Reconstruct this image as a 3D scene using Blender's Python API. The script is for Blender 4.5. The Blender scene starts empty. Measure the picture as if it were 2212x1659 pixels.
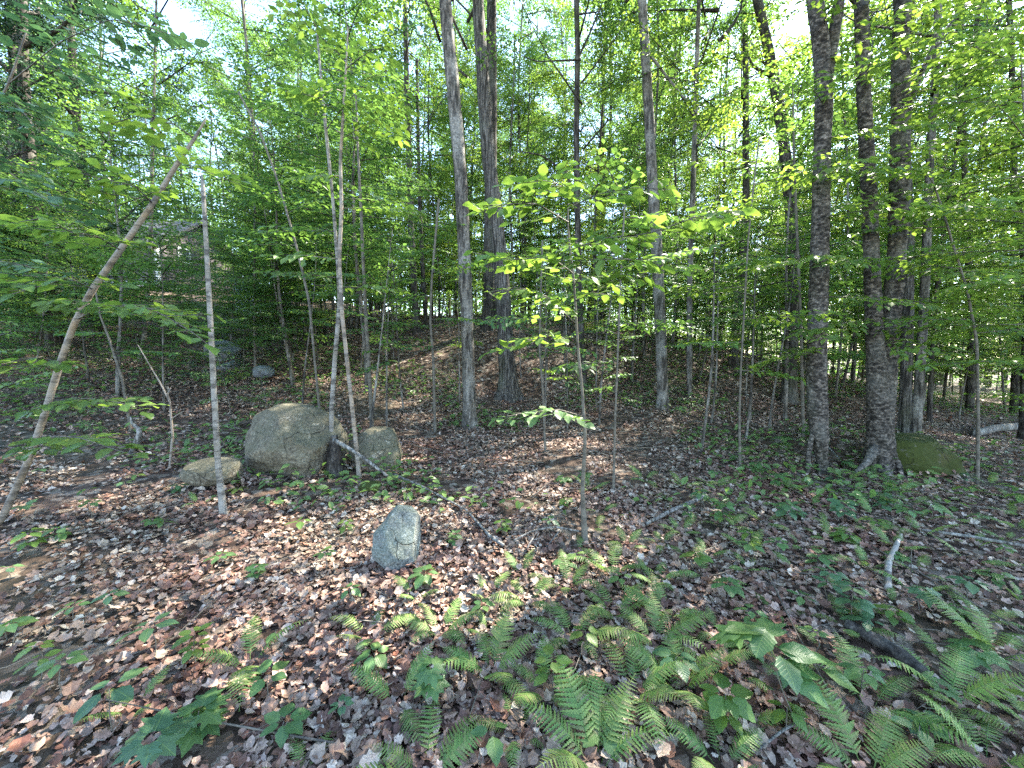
import bpy, math, random
import numpy as np
from mathutils import Vector, Matrix

sc = bpy.context.scene
COL = sc.collection
R = math.radians

# ------------------------------------------------------------------ camera
LENS, PITCH, EYE = 13.5, 4.5, 1.5
cd = bpy.data.cameras.new('camera'); cam = bpy.data.objects.new('camera', cd); COL.objects.link(cam)
cd.sensor_width = 36.0; cd.sensor_fit = 'HORIZONTAL'; cd.lens = LENS
cd.clip_start = 0.03; cd.clip_end = 2000
cam.location = (0, 0, EYE); cam.rotation_euler = (R(90 - PITCH), 0, 0)
sc.camera = cam

# ------------------------------------------------------------------ light
SUN_AZ, SUN_EL = 52.0, 50.0          # azimuth from the view direction towards the right
world = bpy.data.worlds.new('World'); sc.world = world; world.use_nodes = True
wn = world.node_tree.nodes; wl = world.node_tree.links
bg = wn['Background']; sky = wn.new('ShaderNodeTexSky')
sky.sky_type = 'NISHITA'; sky.sun_disc = False
sky.sun_elevation = R(SUN_EL); sky.sun_rotation = R(SUN_AZ)
sky.air_density = 1.0; sky.dust_density = 0.4; sky.ozone_density = 0.8
wl.new(sky.outputs[0], bg.inputs[0]); bg.inputs[1].default_value = 0.14
sd = bpy.data.lights.new('sun', 'SUN'); sun = bpy.data.objects.new('sun', sd); COL.objects.link(sun)
sd.energy = 5.0; sd.angle = R(0.55); sd.color = (1.0, 0.93, 0.82)
S = Vector((math.sin(R(SUN_AZ)) * math.cos(R(SUN_EL)), math.cos(R(SUN_AZ)) * math.cos(R(SUN_EL)), math.sin(R(SUN_EL))))
sun.rotation_euler = S.to_track_quat('Z', 'Y').to_euler()
sun.location = S * 60
sc.view_settings.view_transform = 'Standard'; sc.view_settings.look = 'None'
sc.view_settings.gamma = 1.0; sc.view_settings.use_curve_mapping = False
sc.view_settings.exposure = 3.15
cy = sc.cycles
cy.max_bounces = 8; cy.diffuse_bounces = 4; cy.glossy_bounces = 2; cy.transmission_bounces = 5
cy.transparent_max_bounces = 8; cy.sample_clamp_indirect = 6.0; cy.caustics_reflective = False; cy.caustics_refractive = False
cy.use_denoising = False; cy.denoiser = 'OPENIMAGEDENOISE'; cy.denoising_input_passes = 'RGB_ALBEDO_NORMAL'; cy.denoising_prefilter = 'ACCURATE'

# ------------------------------------------------------------------ picture <-> place
F, CX, CY = 2212 * LENS / 36.0, 1106.0, 829.5
cp, sp_ = math.cos(R(PITCH)), math.sin(R(PITCH))
def ray(X, Y):
    u, v = (X - CX) / F, -(Y - CY) / F
    return np.array([u, cp + v * sp_, -sp_ + v * cp])
def pt(X, Y, d):
    r = ray(X, Y); r = r / r[1]
    return np.array([0, 0, EYE]) + r * d

# ------------------------------------------------------------------ terrain
CTRL = [(-100,1659,1.4),(1106,1659,1.4),(2300,1659,1.42),(1106,1400,1.96),(300,1400,1.95),(1900,1400,1.98),
 (855,1225,2.7),(482,1112,3.5),(0,1140,3.15),(620,1020,4.5),(800,1025,4.6),(950,985,5.5),(1016,922,6.9),(1100,862,9.3),
 (880,722,13),(1057,717,12),(1200,728,12.5),(1500,752,13),(1432,882,8.2),(1590,1010,5.0),(1262,1165,3.15),(1325,1060,4.1),
 (1768,1018,4.9),(1703,868,9.2),(1905,1012,5.0),(2015,1022,4.9),(1978,935,7.0),(2170,936,8.6),(2150,885,13),(2212,850,24),
 (2212,1200,2.85),(278,925,5.9),(366,1005,4.75),(480,772,10.5),(300,800,8.8),(60,720,12),(0,905,5.9),(-60,640,20),(250,618,25),
 (560,690,19),(1583,772,12.5),(1700,800,20),(1900,838,22)]
cxy = []; cz = []
for X, Y, d in CTRL:
    p = pt(X, Y, d); cxy.append(p[:2]); cz.append(p[2])
for x, y, z in [(-12,-12,0.2),(0,-12,0),(12,-12,-.2),(-14,0,.5),(14,0,-.5),(-40,-20,1),(40,-20,-1.5),(45,10,-1.6),(-45,10,4),
                (-60,50,9),(-25,55,8.6),(0,50,3.0),(30,50,-.6),(70,60,-2.2),(-100,140,12),(0,140,6),(100,140,0),(150,0,-3),(-150,0,7),(0,-80,0)]:
    cxy.append((x, y)); cz.append(z)
cxy = np.array(cxy, float); cz = np.array(cz, float)
def _U(r2): return 0.5 * r2 * np.log(r2 + 1e-9)
_n = len(cxy)
_K = _U(((cxy[:, None] - cxy[None]) ** 2).sum(-1)) + np.eye(_n) * 0.6
_P = np.c_[np.ones(_n), cxy]
_A = np.block([[_K, _P], [_P.T, np.zeros((3, 3))]])
_W = np.linalg.solve(_A, np.r_[cz, 0, 0, 0])
def H(x, y):
    x = np.asarray(x, float); y = np.asarray(y, float); sh = x.shape
    q = np.c_[x.ravel(), y.ravel()]; out = np.empty(len(q))
    for i in range(0, len(q), 20000):
        s = q[i:i + 20000]
        out[i:i + 20000] = _U(((s[:, None] - cxy[None]) ** 2).sum(-1)) @ _W[:_n] + _W[_n] + s @ _W[_n + 1:]
    out = out.reshape(sh)
    out = out + .018 * np.sin(x * 3.1 + 1.3 * np.sin(y * 2.2)) * np.sin(y * 3.7 + x) + .03 * np.sin(x * 1.1 + .7) * np.sin(y * 1.3 + 2 * np.sin(x * .5))
    for bx, by, bh, br in BUMPS:
        out = out + bh * np.exp(-((x - bx) ** 2 + (y - by) ** 2) / br ** 2)
    return out
BUMPS = []
_b = pt(1835, 955, 5.9); BUMPS.append((_b[0], _b[1], .22, .55))
_b = pt(1185, 1165, 3.1); BUMPS.append((_b[0], _b[1] + .12, .10, .28)); BUMPS.append((_b[0], _b[1] - .08, -.10, .13))
def h1(x, y): return float(H(np.array([x]), np.array([y]))[0])
def hit(X, Y):
    r = ray(X, Y); r = r / r[1]
    d = np.linspace(.7, 60, 6000)
    x = r[0] * d; z = EYE + r[2] * d
    g = H(x, d)
    k = np.argmax(z < g)
    if z[k] >= g[k]: k = len(d) - 1
    return np.array([x[k], d[k], g[k]])

# ------------------------------------------------------------------ noise
def _hash(ix, iy, iz, seed):
    n = (ix.astype(np.int64) * 374761393 + iy.astype(np.int64) * 668265263 + iz.astype(np.int64) * 2147483647 + seed * 974634777) & 0x7fffffff
    n = ((n ^ (n >> 13)) * 1274126177) & 0x7fffffff
    return ((n ^ (n >> 16)) & 0xffff) / 65535.0
def vn(p, seed=0):
    i = np.floor(p); f = p - i; f = f * f * (3 - 2 * f); o = 0
    for a in (0, 1):
        for b in (0, 1):
            for c in (0, 1):
                w = (f[..., 0] if a else 1 - f[..., 0]) * (f[..., 1] if b else 1 - f[..., 1]) * (f[..., 2] if c else 1 - f[..., 2])
                o = o + w * _hash(i[..., 0] + a, i[..., 1] + b, i[..., 2] + c, seed)
    return o
def fbm(p, seed=0, n=4):
    o = 0; a = .5
    for k in range(n):
        o = o + a * vn(p * 2 ** k + 17.3 * k, seed + k); a *= .5
    return o

# ------------------------------------------------------------------ object helpers
def mesh_np(name, V, faces, mat=None, smooth=True, uv=None):
    """faces: list of integer arrays, each (n, 3) or (n, 4)"""
    m = bpy.data.meshes.new(name)
    V = np.ascontiguousarray(V, np.float32)
    m.vertices.add(len(V)); m.vertices.foreach_set('co', V.ravel())
    li = np.concatenate([f.ravel() for f in faces]).astype(np.int32)
    tot = np.concatenate([np.full(len(f), f.shape[1]) for f in faces]).astype(np.int32)
    st = np.r_[0, np.cumsum(tot)[:-1]].astype(np.int32)
    m.loops.add(len(li)); m.loops.foreach_set('vertex_index', li)
    m.polygons.add(len(tot)); m.polygons.foreach_set('loop_start', st); m.polygons.foreach_set('loop_total', tot)
    m.polygons.foreach_set('use_smooth', np.full(len(tot), smooth))
    if uv is not None:
        l = m.uv_layers.new(name='UVMap'); l.data.foreach_set('uv', np.ascontiguousarray(uv[li], np.float32).ravel())
    m.update(calc_edges=True)
    if mat: m.materials.append(mat)
    return m
def link(name, data, parent=None, loc=(0, 0, 0), rot=(0, 0, 0), scale=1.0):
    o = bpy.data.objects.new(name, data); COL.objects.link(o)
    if name in ('crown', 'foliage', 'twigs', 'limbs'): o['kind'] = 'stuff'
    o.location = loc; o.rotation_euler = rot
    o.scale = (scale,) * 3 if np.isscalar(scale) else scale
    if parent: o.parent = parent
    return o
def tag(o, label, cat, group=None):
    o['label'] = label; o['category'] = cat
    if group: o['group'] = group
    return o
def thing(name, label, cat, loc, group=None, rot=(0, 0, 0), scale=1.0):
    o = link(name, None, None, loc, rot, scale); o.empty_display_size = .2
    return tag(o, label, cat, group)
def kind(o, k): o['kind'] = k; return o

# ------------------------------------------------------------------ materials
class NT:
    def __init__(s, name):
        s.m = bpy.data.materials.new(name); s.m.use_nodes = True
        s.t = s.m.node_tree; s.n = s.t.nodes; s.n.clear()
        s.out = s.n.new('ShaderNodeOutputMaterial')
    def add(s, typ, **kw):
        x = s.n.new(typ)
        for k, v in kw.items():
            if k.startswith('i_'):
                kk = k[2:]; kk = int(kk) if kk.isdigit() else kk.replace('_', ' ')
                s.put(x.inputs[kk], v)
            else: setattr(x, k, v)
        return x
    def put(s, sock, v):
        if isinstance(v, bpy.types.NodeSocket): s.t.links.new(v, sock)
        elif isinstance(v, bpy.types.Node): s.t.links.new(v.outputs[0], sock)
        else:
            if hasattr(sock.default_value, '__len__') and len(sock.default_value) == 4 and len(v) == 3: v = (*v, 1)
            sock.default_value = v
    def ramp(s, fac, stops, interp='LINEAR'):
        r = s.n.new('ShaderNodeValToRGB'); r.color_ramp.interpolation = interp
        e = r.color_ramp.elements
        while len(e) < len(stops): e.new(.5)
        for a, (p, c) in zip(e, stops):
            a.position = p; a.color = (*c, 1) if len(c) == 3 else c
        s.put(r.inputs[0], fac); return r.outputs[0]
    def mix(s, a, b, f, mode='MIX'):
        x = s.n.new('ShaderNodeMix'); x.data_type = 'RGBA'; x.blend_type = mode
        s.put(x.inputs['Factor'], f); s.put(x.inputs[6], a); s.put(x.inputs[7], b); return x.outputs[2]
    def math(s, op, a, b=0.0):
        x = s.n.new('ShaderNodeMath'); x.operation = op; s.put(x.inputs[0], a); s.put(x.inputs[1], b); return x.outputs[0]
    def coord(s, scale=(1, 1, 1), which='Object'):
        c = s.n.new('ShaderNodeTexCoord'); m = s.n.new('ShaderNodeMapping')
        s.t.links.new(c.outputs[which], m.inputs[0]); m.inputs['Scale'].default_value = scale; return m.outputs[0]
    def noise(s, vec, scale, detail=4, rough=.55, out=0):
        x = s.n.new('ShaderNodeTexNoise'); s.put(x.inputs['Vector'], vec); x.inputs['Scale'].default_value = scale
        x.inputs['Detail'].default_value = detail; x.inputs['Roughness'].default_value = rough; return x.outputs[out]
    def rand(s):
        g = s.n.new('ShaderNodeNewGeometry'); o = s.n.new('ShaderNodeObjectInfo')
        return s.math('FRACT', s.math('ADD', g.outputs['Random Per Island'], o.outputs['Random'])), o.outputs['Random']
    def bump(s, h, strength, dist):
        b = s.n.new('ShaderNodeBump'); b.inputs['Strength'].default_value = strength; b.inputs['Distance'].default_value = dist
        s.put(b.inputs['Height'], h); return b.outputs[0]
    def pbr(s, col, rough=.8, normal=None, spec=.3):
        p = s.n.new('ShaderNodeBsdfPrincipled'); s.put(p.inputs['Base Color'], col); s.put(p.inputs['Roughness'], rough)
        p.inputs['Specular IOR Level'].default_value = spec
        if normal is not None: s.put(p.inputs['Normal'], normal)
        return p.outputs[0]
    def done(s, shader): s.t.links.new(shader, s.out.inputs[0]); return s.m

def leaf_mat(name, cols, tcol, trans=.45, rough=.42, veins=False, spec=.35):
    t = NT(name); r, orr = t.rand()
    c = t.ramp(r, [(i / (len(cols) - 1), cc) for i, cc in enumerate(cols)])
    hv = t.n.new('ShaderNodeHueSaturation'); t.put(hv.inputs['Color'], c)
    t.put(hv.inputs['Value'], t.math('ADD', t.math('MULTIPLY', orr, .35), .82))
    t.put(hv.inputs['Hue'], t.math('ADD', t.math('MULTIPLY', orr, .024), .488))
    c = hv.outputs[0]; nrm = None
    tc = t.mix(tcol, c, .25)
    if veins:
        uv = t.n.new('ShaderNodeUVMap'); sx = t.n.new('ShaderNodeSeparateXYZ'); t.put(sx.inputs[0], uv.outputs[0])
        ax = t.math('ABSOLUTE', sx.outputs[0])
        ph = t.math('SUBTRACT', sx.outputs[1], t.math('MULTIPLY', ax, .75))
        w = t.math('SINE', t.math('MULTIPLY', ph, 56.0)); w = t.math('POWER', t.math('ADD', t.math('MULTIPLY', w, .5), .5), 6.0)
        mid = t.math('LESS_THAN', ax, .018); v = t.math('MAXIMUM', t.math('MULTIPLY', w, .6), mid)
        c = t.mix(c, (.16, .24, .07), t.math('MULTIPLY', v, .5)); nrm = t.bump(v, .4, .002)
        tc = t.mix(tc, (.12, .22, .02), t.math('MULTIPLY', v, .35))
    p = t.pbr(c, rough, nrm, spec)
    tr = t.n.new('ShaderNodeBsdfTranslucent'); t.put(tr.inputs[0], tc)
    m = t.n.new('ShaderNodeMixShader'); m.inputs[0].default_value = trans
    t.t.links.new(p, m.inputs[1]); t.t.links.new(tr.outputs[0], m.inputs[2])
    return t.done(m.outputs[0])

M = {}
M['leaf_canopy'] = leaf_mat('leaf_canopy', [(.036, .078, .026), (.056, .112, .034), (.08, .145, .04)], (.17, .33, .055), .42)
M['leaf_beech'] = leaf_mat('leaf_beech', [(.04, .092, .03), (.06, .125, .035), (.09, .16, .038)], (.21, .38, .055), .44)
M['leaf_yellow'] = leaf_mat('leaf_yellow', [(.065, .125, .028), (.09, .16, .032), (.12, .19, .04)], (.29, .44, .05), .46)
M['leaf_dark'] = leaf_mat('leaf_dark', [(.022, .052, .032), (.034, .072, .04), (.045, .088, .042)], (.06, .15, .06), .3)
M['leaf_near'] = leaf_mat('leaf_near', [(.06, .12, .03), (.085, .15, .035), (.11, .18, .04)], (.28, .44, .05), .48, .4, True)
M['leaf_low'] = leaf_mat('leaf_low', [(.055, .115, .045), (.075, .145, .05), (.10, .18, .055)], (.2, .36, .07), .4, .4, True)
M['leaf_bluish'] = leaf_mat('leaf_bluish', [(.045, .10, .05), (.06, .125, .06), (.075, .145, .06)], (.12, .26, .08), .35, .38, True)
M['fern'] = leaf_mat('fern', [(.085, .155, .042), (.12, .205, .05), (.165, .235, .065), (.15, .15, .06)], (.25, .40, .07), .38, .5)

def bark(name, dark, mid, light, lichen, sx=18, sz=3.0, bstr=.9, lich=.5, horiz=False):
    t = NT(name); oi = t.n.new('ShaderNodeObjectInfo')
    c = t.n.new('ShaderNodeTexCoord'); ad = t.n.new('ShaderNodeVectorMath'); ad.operation = 'ADD'
    t.put(ad.inputs[0], c.outputs['Object'])
    cmb = t.n.new('ShaderNodeCombineXYZ'); t.put(cmb.inputs[2], t.math('MULTIPLY', oi.outputs['Random'], 40.0)); t.put(ad.inputs[1], cmb.outputs[0])
    def mp(s):
        m = t.n.new('ShaderNodeMapping'); t.put(m.inputs[0], ad.outputs[0]); m.inputs['Scale'].default_value = s; return m.outputs[0]
    n1 = t.noise(mp((sx, sx, sz) if not horiz else (sx * .8, sx * .8, sx * 1.35)), 1.0, 6, .65)
    n2 = t.noise(mp((1, 1, .7)), 3.2, 5, .6)
    n3 = t.noise(mp((1, 1, 1)), 34, 4, .65)
    col = t.ramp(n1, [(.40, dark), (.51, mid), (.64, light)])
    lf = t.ramp(n2, [(.5, (0, 0, 0)), (.62, (1, 1, 1))])
    col = t.mix(col, lichen, t.math('MULTIPLY', lf, lich))
    n4 = t.noise(mp((1, 1, .5)), 1.3, 4, .6)
    col = t.mix(col, (.055, .07, .03), t.math('MULTIPLY', t.ramp(n4, [(.55, (0, 0, 0)), (.72, (1, 1, 1))]), .45))
    col = t.mix(col, t.ramp(n3, [(.36, (.35, .35, .34)), (.64, (1.35, 1.33, 1.3))]), .85, 'MULTIPLY')
    hgt = t.math('ADD', n1, t.math('MULTIPLY', n3, .25))
    return t.done(t.pbr(col, .85, t.bump(hgt, bstr, .02), .2))
M['bark_grey'] = bark('bark_grey', (.03, .026, .022), (.10, .09, .075), (.21, .19, .165), (.30, .29, .26))
M['bark_scaly'] = bark('bark_scaly', (.018, .015, .012), (.065, .055, .045), (.2, .172, .145), (.19, .185, .16), 24, 8, 1.0, .3, True)
M['bark_furrow'] = bark('bark_furrow', (.018, .016, .014), (.075, .067, .058), (.18, .168, .152), (.17, .18, .145), 34, 2.2, 1.0, .3)
M['bark_dark'] = bark('bark_dark', (.016, .013, .011), (.045, .038, .032), (.11, .097, .083), (.17, .17, .148), 22, 3.5, .8, .35)

def bark_pale(name, base, lent, warm):
    t = NT(name); v = t.coord()
    sp = t.n.new('ShaderNodeSeparateXYZ'); t.put(sp.inputs[0], v)
    n1 = t.noise(t.coord((3, 3, 60)), 1.0, 3, .6); n2 = t.noise(v, 6, 4, .6); n3 = t.noise(v, 90, 2, .6)
    nz = t.noise(t.coord((4, 4, 11)), 1.0, 4, .65)
    col = t.mix(base, warm, t.ramp(n2, [(.42, (0, 0, 0)), (.65, (1, 1, 1))]))
    band = t.ramp(n1, [(.60, (0, 0, 0)), (.67, (1, 1, 1))])
    blot = t.ramp(nz, [(.50, (0, 0, 0)), (.58, (1, 1, 1))])
    col = t.mix(col, lent, t.math('MULTIPLY', t.math('MAXIMUM', band, blot), .75))
    col = t.mix(col, t.ramp(n3, [(.3, (.7, .7, .7)), (.7, (1.15, 1.15, 1.15))]), .7, 'MULTIPLY')
    return t.done(t.pbr(col, .7, t.bump(t.math('ADD', n1, n3), .35, .006), .3))
M['bark_pale'] = bark_pale('bark_pale', (.24, .21, .175), (.06, .05, .04), (.27, .2, .135))
M['bark_birch'] = bark_pale('bark_birch', (.26, .24, .21), (.03, .026, .022), (.16, .14, .11))
M['bark_twig'] = bark_pale('bark_twig', (.13, .115, .09), (.05, .043, .034), (.10, .085, .06))

def litter_mat(name, val=1.0):
    t = NT(name); r, orr = t.rand()
    stops = [(0, (.06, .034, .024)), (.14, (.115, .064, .046)), (.3, (.18, .11, .078)), (.46, (.235, .165, .12)), (.6, (.2, .155, .125)),
             (.74, (.28, .225, .175)), (.88, (.36, .31, .25)), (.96, (.46, .42, .355)), (1, (.22, .1, .06))]
    c = t.ramp(r, [(p, tuple(x * val for x in cc)) for p, cc in stops])
    n = t.noise(t.coord(), 55, 4, .65); n2 = t.noise(t.coord(), 14, 3, .6)
    big = t.noise(t.coord(), .8, 4, .6)
    c = t.mix(c, t.ramp(big, [(.36, (1.12, .86, .80)), (.5, (1, .95, .92)), (.64, (1.12, 1.1, 1.02))]), 1.0, 'MULTIPLY')
    c = t.mix(c, t.ramp(n, [(.3, (.5, .48, .46)), (.7, (1.3, 1.3, 1.3))]), .8, 'MULTIPLY')
    c = t.mix(c, t.ramp(n2, [(.35, (.75, .72, .7)), (.65, (1.2, 1.2, 1.2))]), .7, 'MULTIPLY')
    p = t.pbr(c, .62, t.bump(n, .5, .004), .35)
    tr = t.n.new('ShaderNodeBsdfTranslucent'); t.put(tr.inputs[0], c)
    m = t.n.new('ShaderNodeMixShader'); m.inputs[0].default_value = .12
    t.t.links.new(p, m.inputs[1]); t.t.links.new(tr.outputs[0], m.inputs[2])
    return t.done(m.outputs[0])
M['litter'] = litter_mat('litter')

def ground_mat():
    t = NT('ground'); v = t.coord()
    vo = t.n.new('ShaderNodeTexVoronoi'); wv = t.n.new('ShaderNodeVectorMath'); wv.operation = 'ADD'
    nn = t.n.new('ShaderNodeTexNoise'); t.put(nn.inputs['Vector'], v); nn.inputs['Scale'].default_value = 9
    sc_ = t.n.new('ShaderNodeVectorMath'); sc_.operation = 'SCALE'; t.put(sc_.inputs[0], nn.outputs['Color']); sc_.inputs['Scale'].default_value = .12
    t.put(wv.inputs[0], v); t.put(wv.inputs[1], sc_.outputs[0])
    t.put(vo.inputs['Vector'], wv.outputs[0]); vo.inputs['Scale'].default_value = 13; vo.inputs['Randomness'].default_value = 1
    s = t.n.new('ShaderNodeSeparateColor'); t.put(s.inputs[0], vo.outputs['Color'])
    c = t.ramp(s.outputs[0], [(0, (.028, .017, .011)), (.35, (.06, .036, .024)), (.6, (.10, .064, .042)), (.8, (.15, .115, .085)), (1, (.25, .21, .165))])
    n = t.noise(v, 40, 5, .65)
    c = t.mix(c, t.ramp(n, [(.3, (.45, .42, .4)), (.7, (1.2, 1.2, 1.2))]), .9, 'MULTIPLY')
    big = t.noise(v, .35, 4, .6)
    c = t.mix(c, (.05, .065, .028), t.math('MULTIPLY', t.ramp(big, [(.5, (0, 0, 0)), (.7, (1, 1, 1))]), .35))
    hgt = t.math('ADD', t.math('MULTIPLY', s.outputs[1], .6), n)
    return t.done(t.pbr(c, .85, t.bump(hgt, .8, .03), .25))
M['ground'] = ground_mat()

def rock_mat(name, a, b, c2, moss, mossamt, fine=120, upmoss=True, m0=.72):
    t = NT(name); v = t.coord()
    n1 = t.noise(v, fine, 4, .75); n2 = t.noise(v, 7, 7, .7); n3 = t.noise(v, 2.2, 4, .6)
    col = t.ramp(n1, [(.34, a), (.5, b), (.66, c2)])
    col = t.mix(col, t.ramp(n2, [(.32, (.38, .36, .33)), (.68, (1.3, 1.3, 1.26))]), .9, 'MULTIPLY')
    g = t.n.new('ShaderNodeNewGeometry'); s = t.n.new('ShaderNodeSeparateXYZ'); t.put(s.inputs[0], g.outputs['Normal'])
    f = t.math('ADD', t.math('MULTIPLY', n2, .9), t.math('MULTIPLY', n3, .6))
    if upmoss: f = t.math('ADD', f, t.math('MULTIPLY', s.outputs[2], .28))
    f = t.ramp(f, [(m0, (0, 0, 0)), (m0 + .2, (1, 1, 1))])
    mc = t.mix(moss, tuple(x * .45 for x in moss), n1)
    col = t.mix(col, mc, t.math('MULTIPLY', f, mossamt))
    rust = t.ramp(t.noise(t.coord((1, 1, 1.3)), 1.7, 3, .5), [(.62, (0, 0, 0)), (.72, (1, 1, 1))])
    col = t.mix(col, (.13, .07, .04), t.math('MULTIPLY', rust, .35))
    li = t.ramp(t.noise(t.coord((1, 1, 1)), 11, 5, .7), [(.60, (0, 0, 0)), (.66, (1, 1, 1))])
    col = t.mix(col, tuple(min(.5, x * 1.25) for x in c2), t.math('MULTIPLY', li, .55))
    wv = t.n.new('ShaderNodeVectorMath'); wv.operation = 'ADD'; t.put(wv.inputs[0], v); nn = t.n.new('ShaderNodeTexNoise'); t.put(nn.inputs['Vector'], v); nn.inputs['Scale'].default_value = 5
    ws = t.n.new('ShaderNodeVectorMath'); ws.operation = 'SCALE'; t.put(ws.inputs[0], nn.outputs['Color']); ws.inputs['Scale'].default_value = .25; t.put(wv.inputs[1], ws.outputs[0])
    vc = t.n.new('ShaderNodeTexVoronoi'); vc.feature = 'DISTANCE_TO_EDGE'; t.put(vc.inputs['Vector'], wv.outputs[0]); vc.inputs['Scale'].default_value = 1.9
    cr = t.ramp(vc.outputs['Distance'], [(.0, (1, 1, 1)), (.011, (0, 0, 0))]); cr = t.math('MULTIPLY', cr, t.ramp(n3, [(.52, (0, 0, 0)), (.58, (1, 1, 1))]))
    col = t.mix(col, (.02, .018, .015), t.math('MULTIPLY', cr, .45))
    h = t.math('SUBTRACT', t.math('ADD', t.math('MULTIPLY', n1, .3), n2), t.math('MULTIPLY', cr, .8))
    return t.done(t.pbr(col, .85, t.bump(h, .9, .035), .25))
M['rock'] = rock_mat('rock', (.065, .055, .04), (.165, .143, .105), (.29, .26, .2), (.08, .08, .042), .6, 42)
M['granite'] = rock_mat('granite', (.07, .075, .07), (.18, .195, .185), (.33, .35, .335), (.09, .12, .06), .4, 75)
M['slate'] = rock_mat('slate', (.13, .14, .16), (.2, .215, .235), (.28, .3, .32), (.08, .12, .05), .4, 60)
M['moss_rock'] = rock_mat('moss_rock', (.03, .028, .02), (.06, .055, .038), (.10, .09, .07), (.05, .062, .010), 1.0, 45, True, .45)
M['deadwood'] = bark('deadwood', (.05, .045, .04), (.15, .14, .125), (.28, .27, .25), (.3, .31, .28), 30, 3, .8, .4)

def plain(name, col, rough=.6, n=0.0, spec=.3):
    t = NT(name); c = col
    if n:
        c = t.mix(col, t.ramp(t.noise(t.coord((1, 1, 6)), 5, 4, .6), [(.3, (1 - n,) * 3), (.7, (1 + n,) * 3)]), 1.0, 'MULTIPLY')
    return t.done(t.pbr(c, rough, None, spec))
M['siding'] = plain('siding', (.10, .082, .092), .6, .15)
M['trim'] = plain('trim', (.75, .75, .76), .5, .06)
M['glass'] = plain('glass', (.05, .06, .07), .08, 0, .6)
M['shingle'] = plain('shingle', (.06, .06, .065), .85, .3)
M['shed_wall'] = plain('shed_wall', (.33, .37, .44), .6, .1)
M['foundation'] = plain('foundation', (.42, .41, .39), .8, .15)

# ------------------------------------------------------------------ ground
def axis_pts(lo, hi, n, c, k):
    t = np.linspace(-1, 1, n); s = np.sinh(t * k) / math.sinh(k)
    return np.where(s < 0, c + s * (c - lo), c + s * (hi - c))
gx = axis_pts(-190, 190, 240, 0, 4.2); gy = axis_pts(-90, 240, 260, 3.5, 4.4)
GX, GY = np.meshgrid(gx, gy)
GZ = H(GX, GY)
idx = np.arange(GX.size).reshape(GX.shape)
q = np.stack([idx[:-1, :-1], idx[:-1, 1:], idx[1:, 1:], idx[1:, :-1]], -1).reshape(-1, 4)
ground = kind(link('ground', mesh_np('ground', np.c_[GX.ravel(), GY.ravel(), GZ.ravel()], [q], M['ground'])), 'structure')

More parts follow.
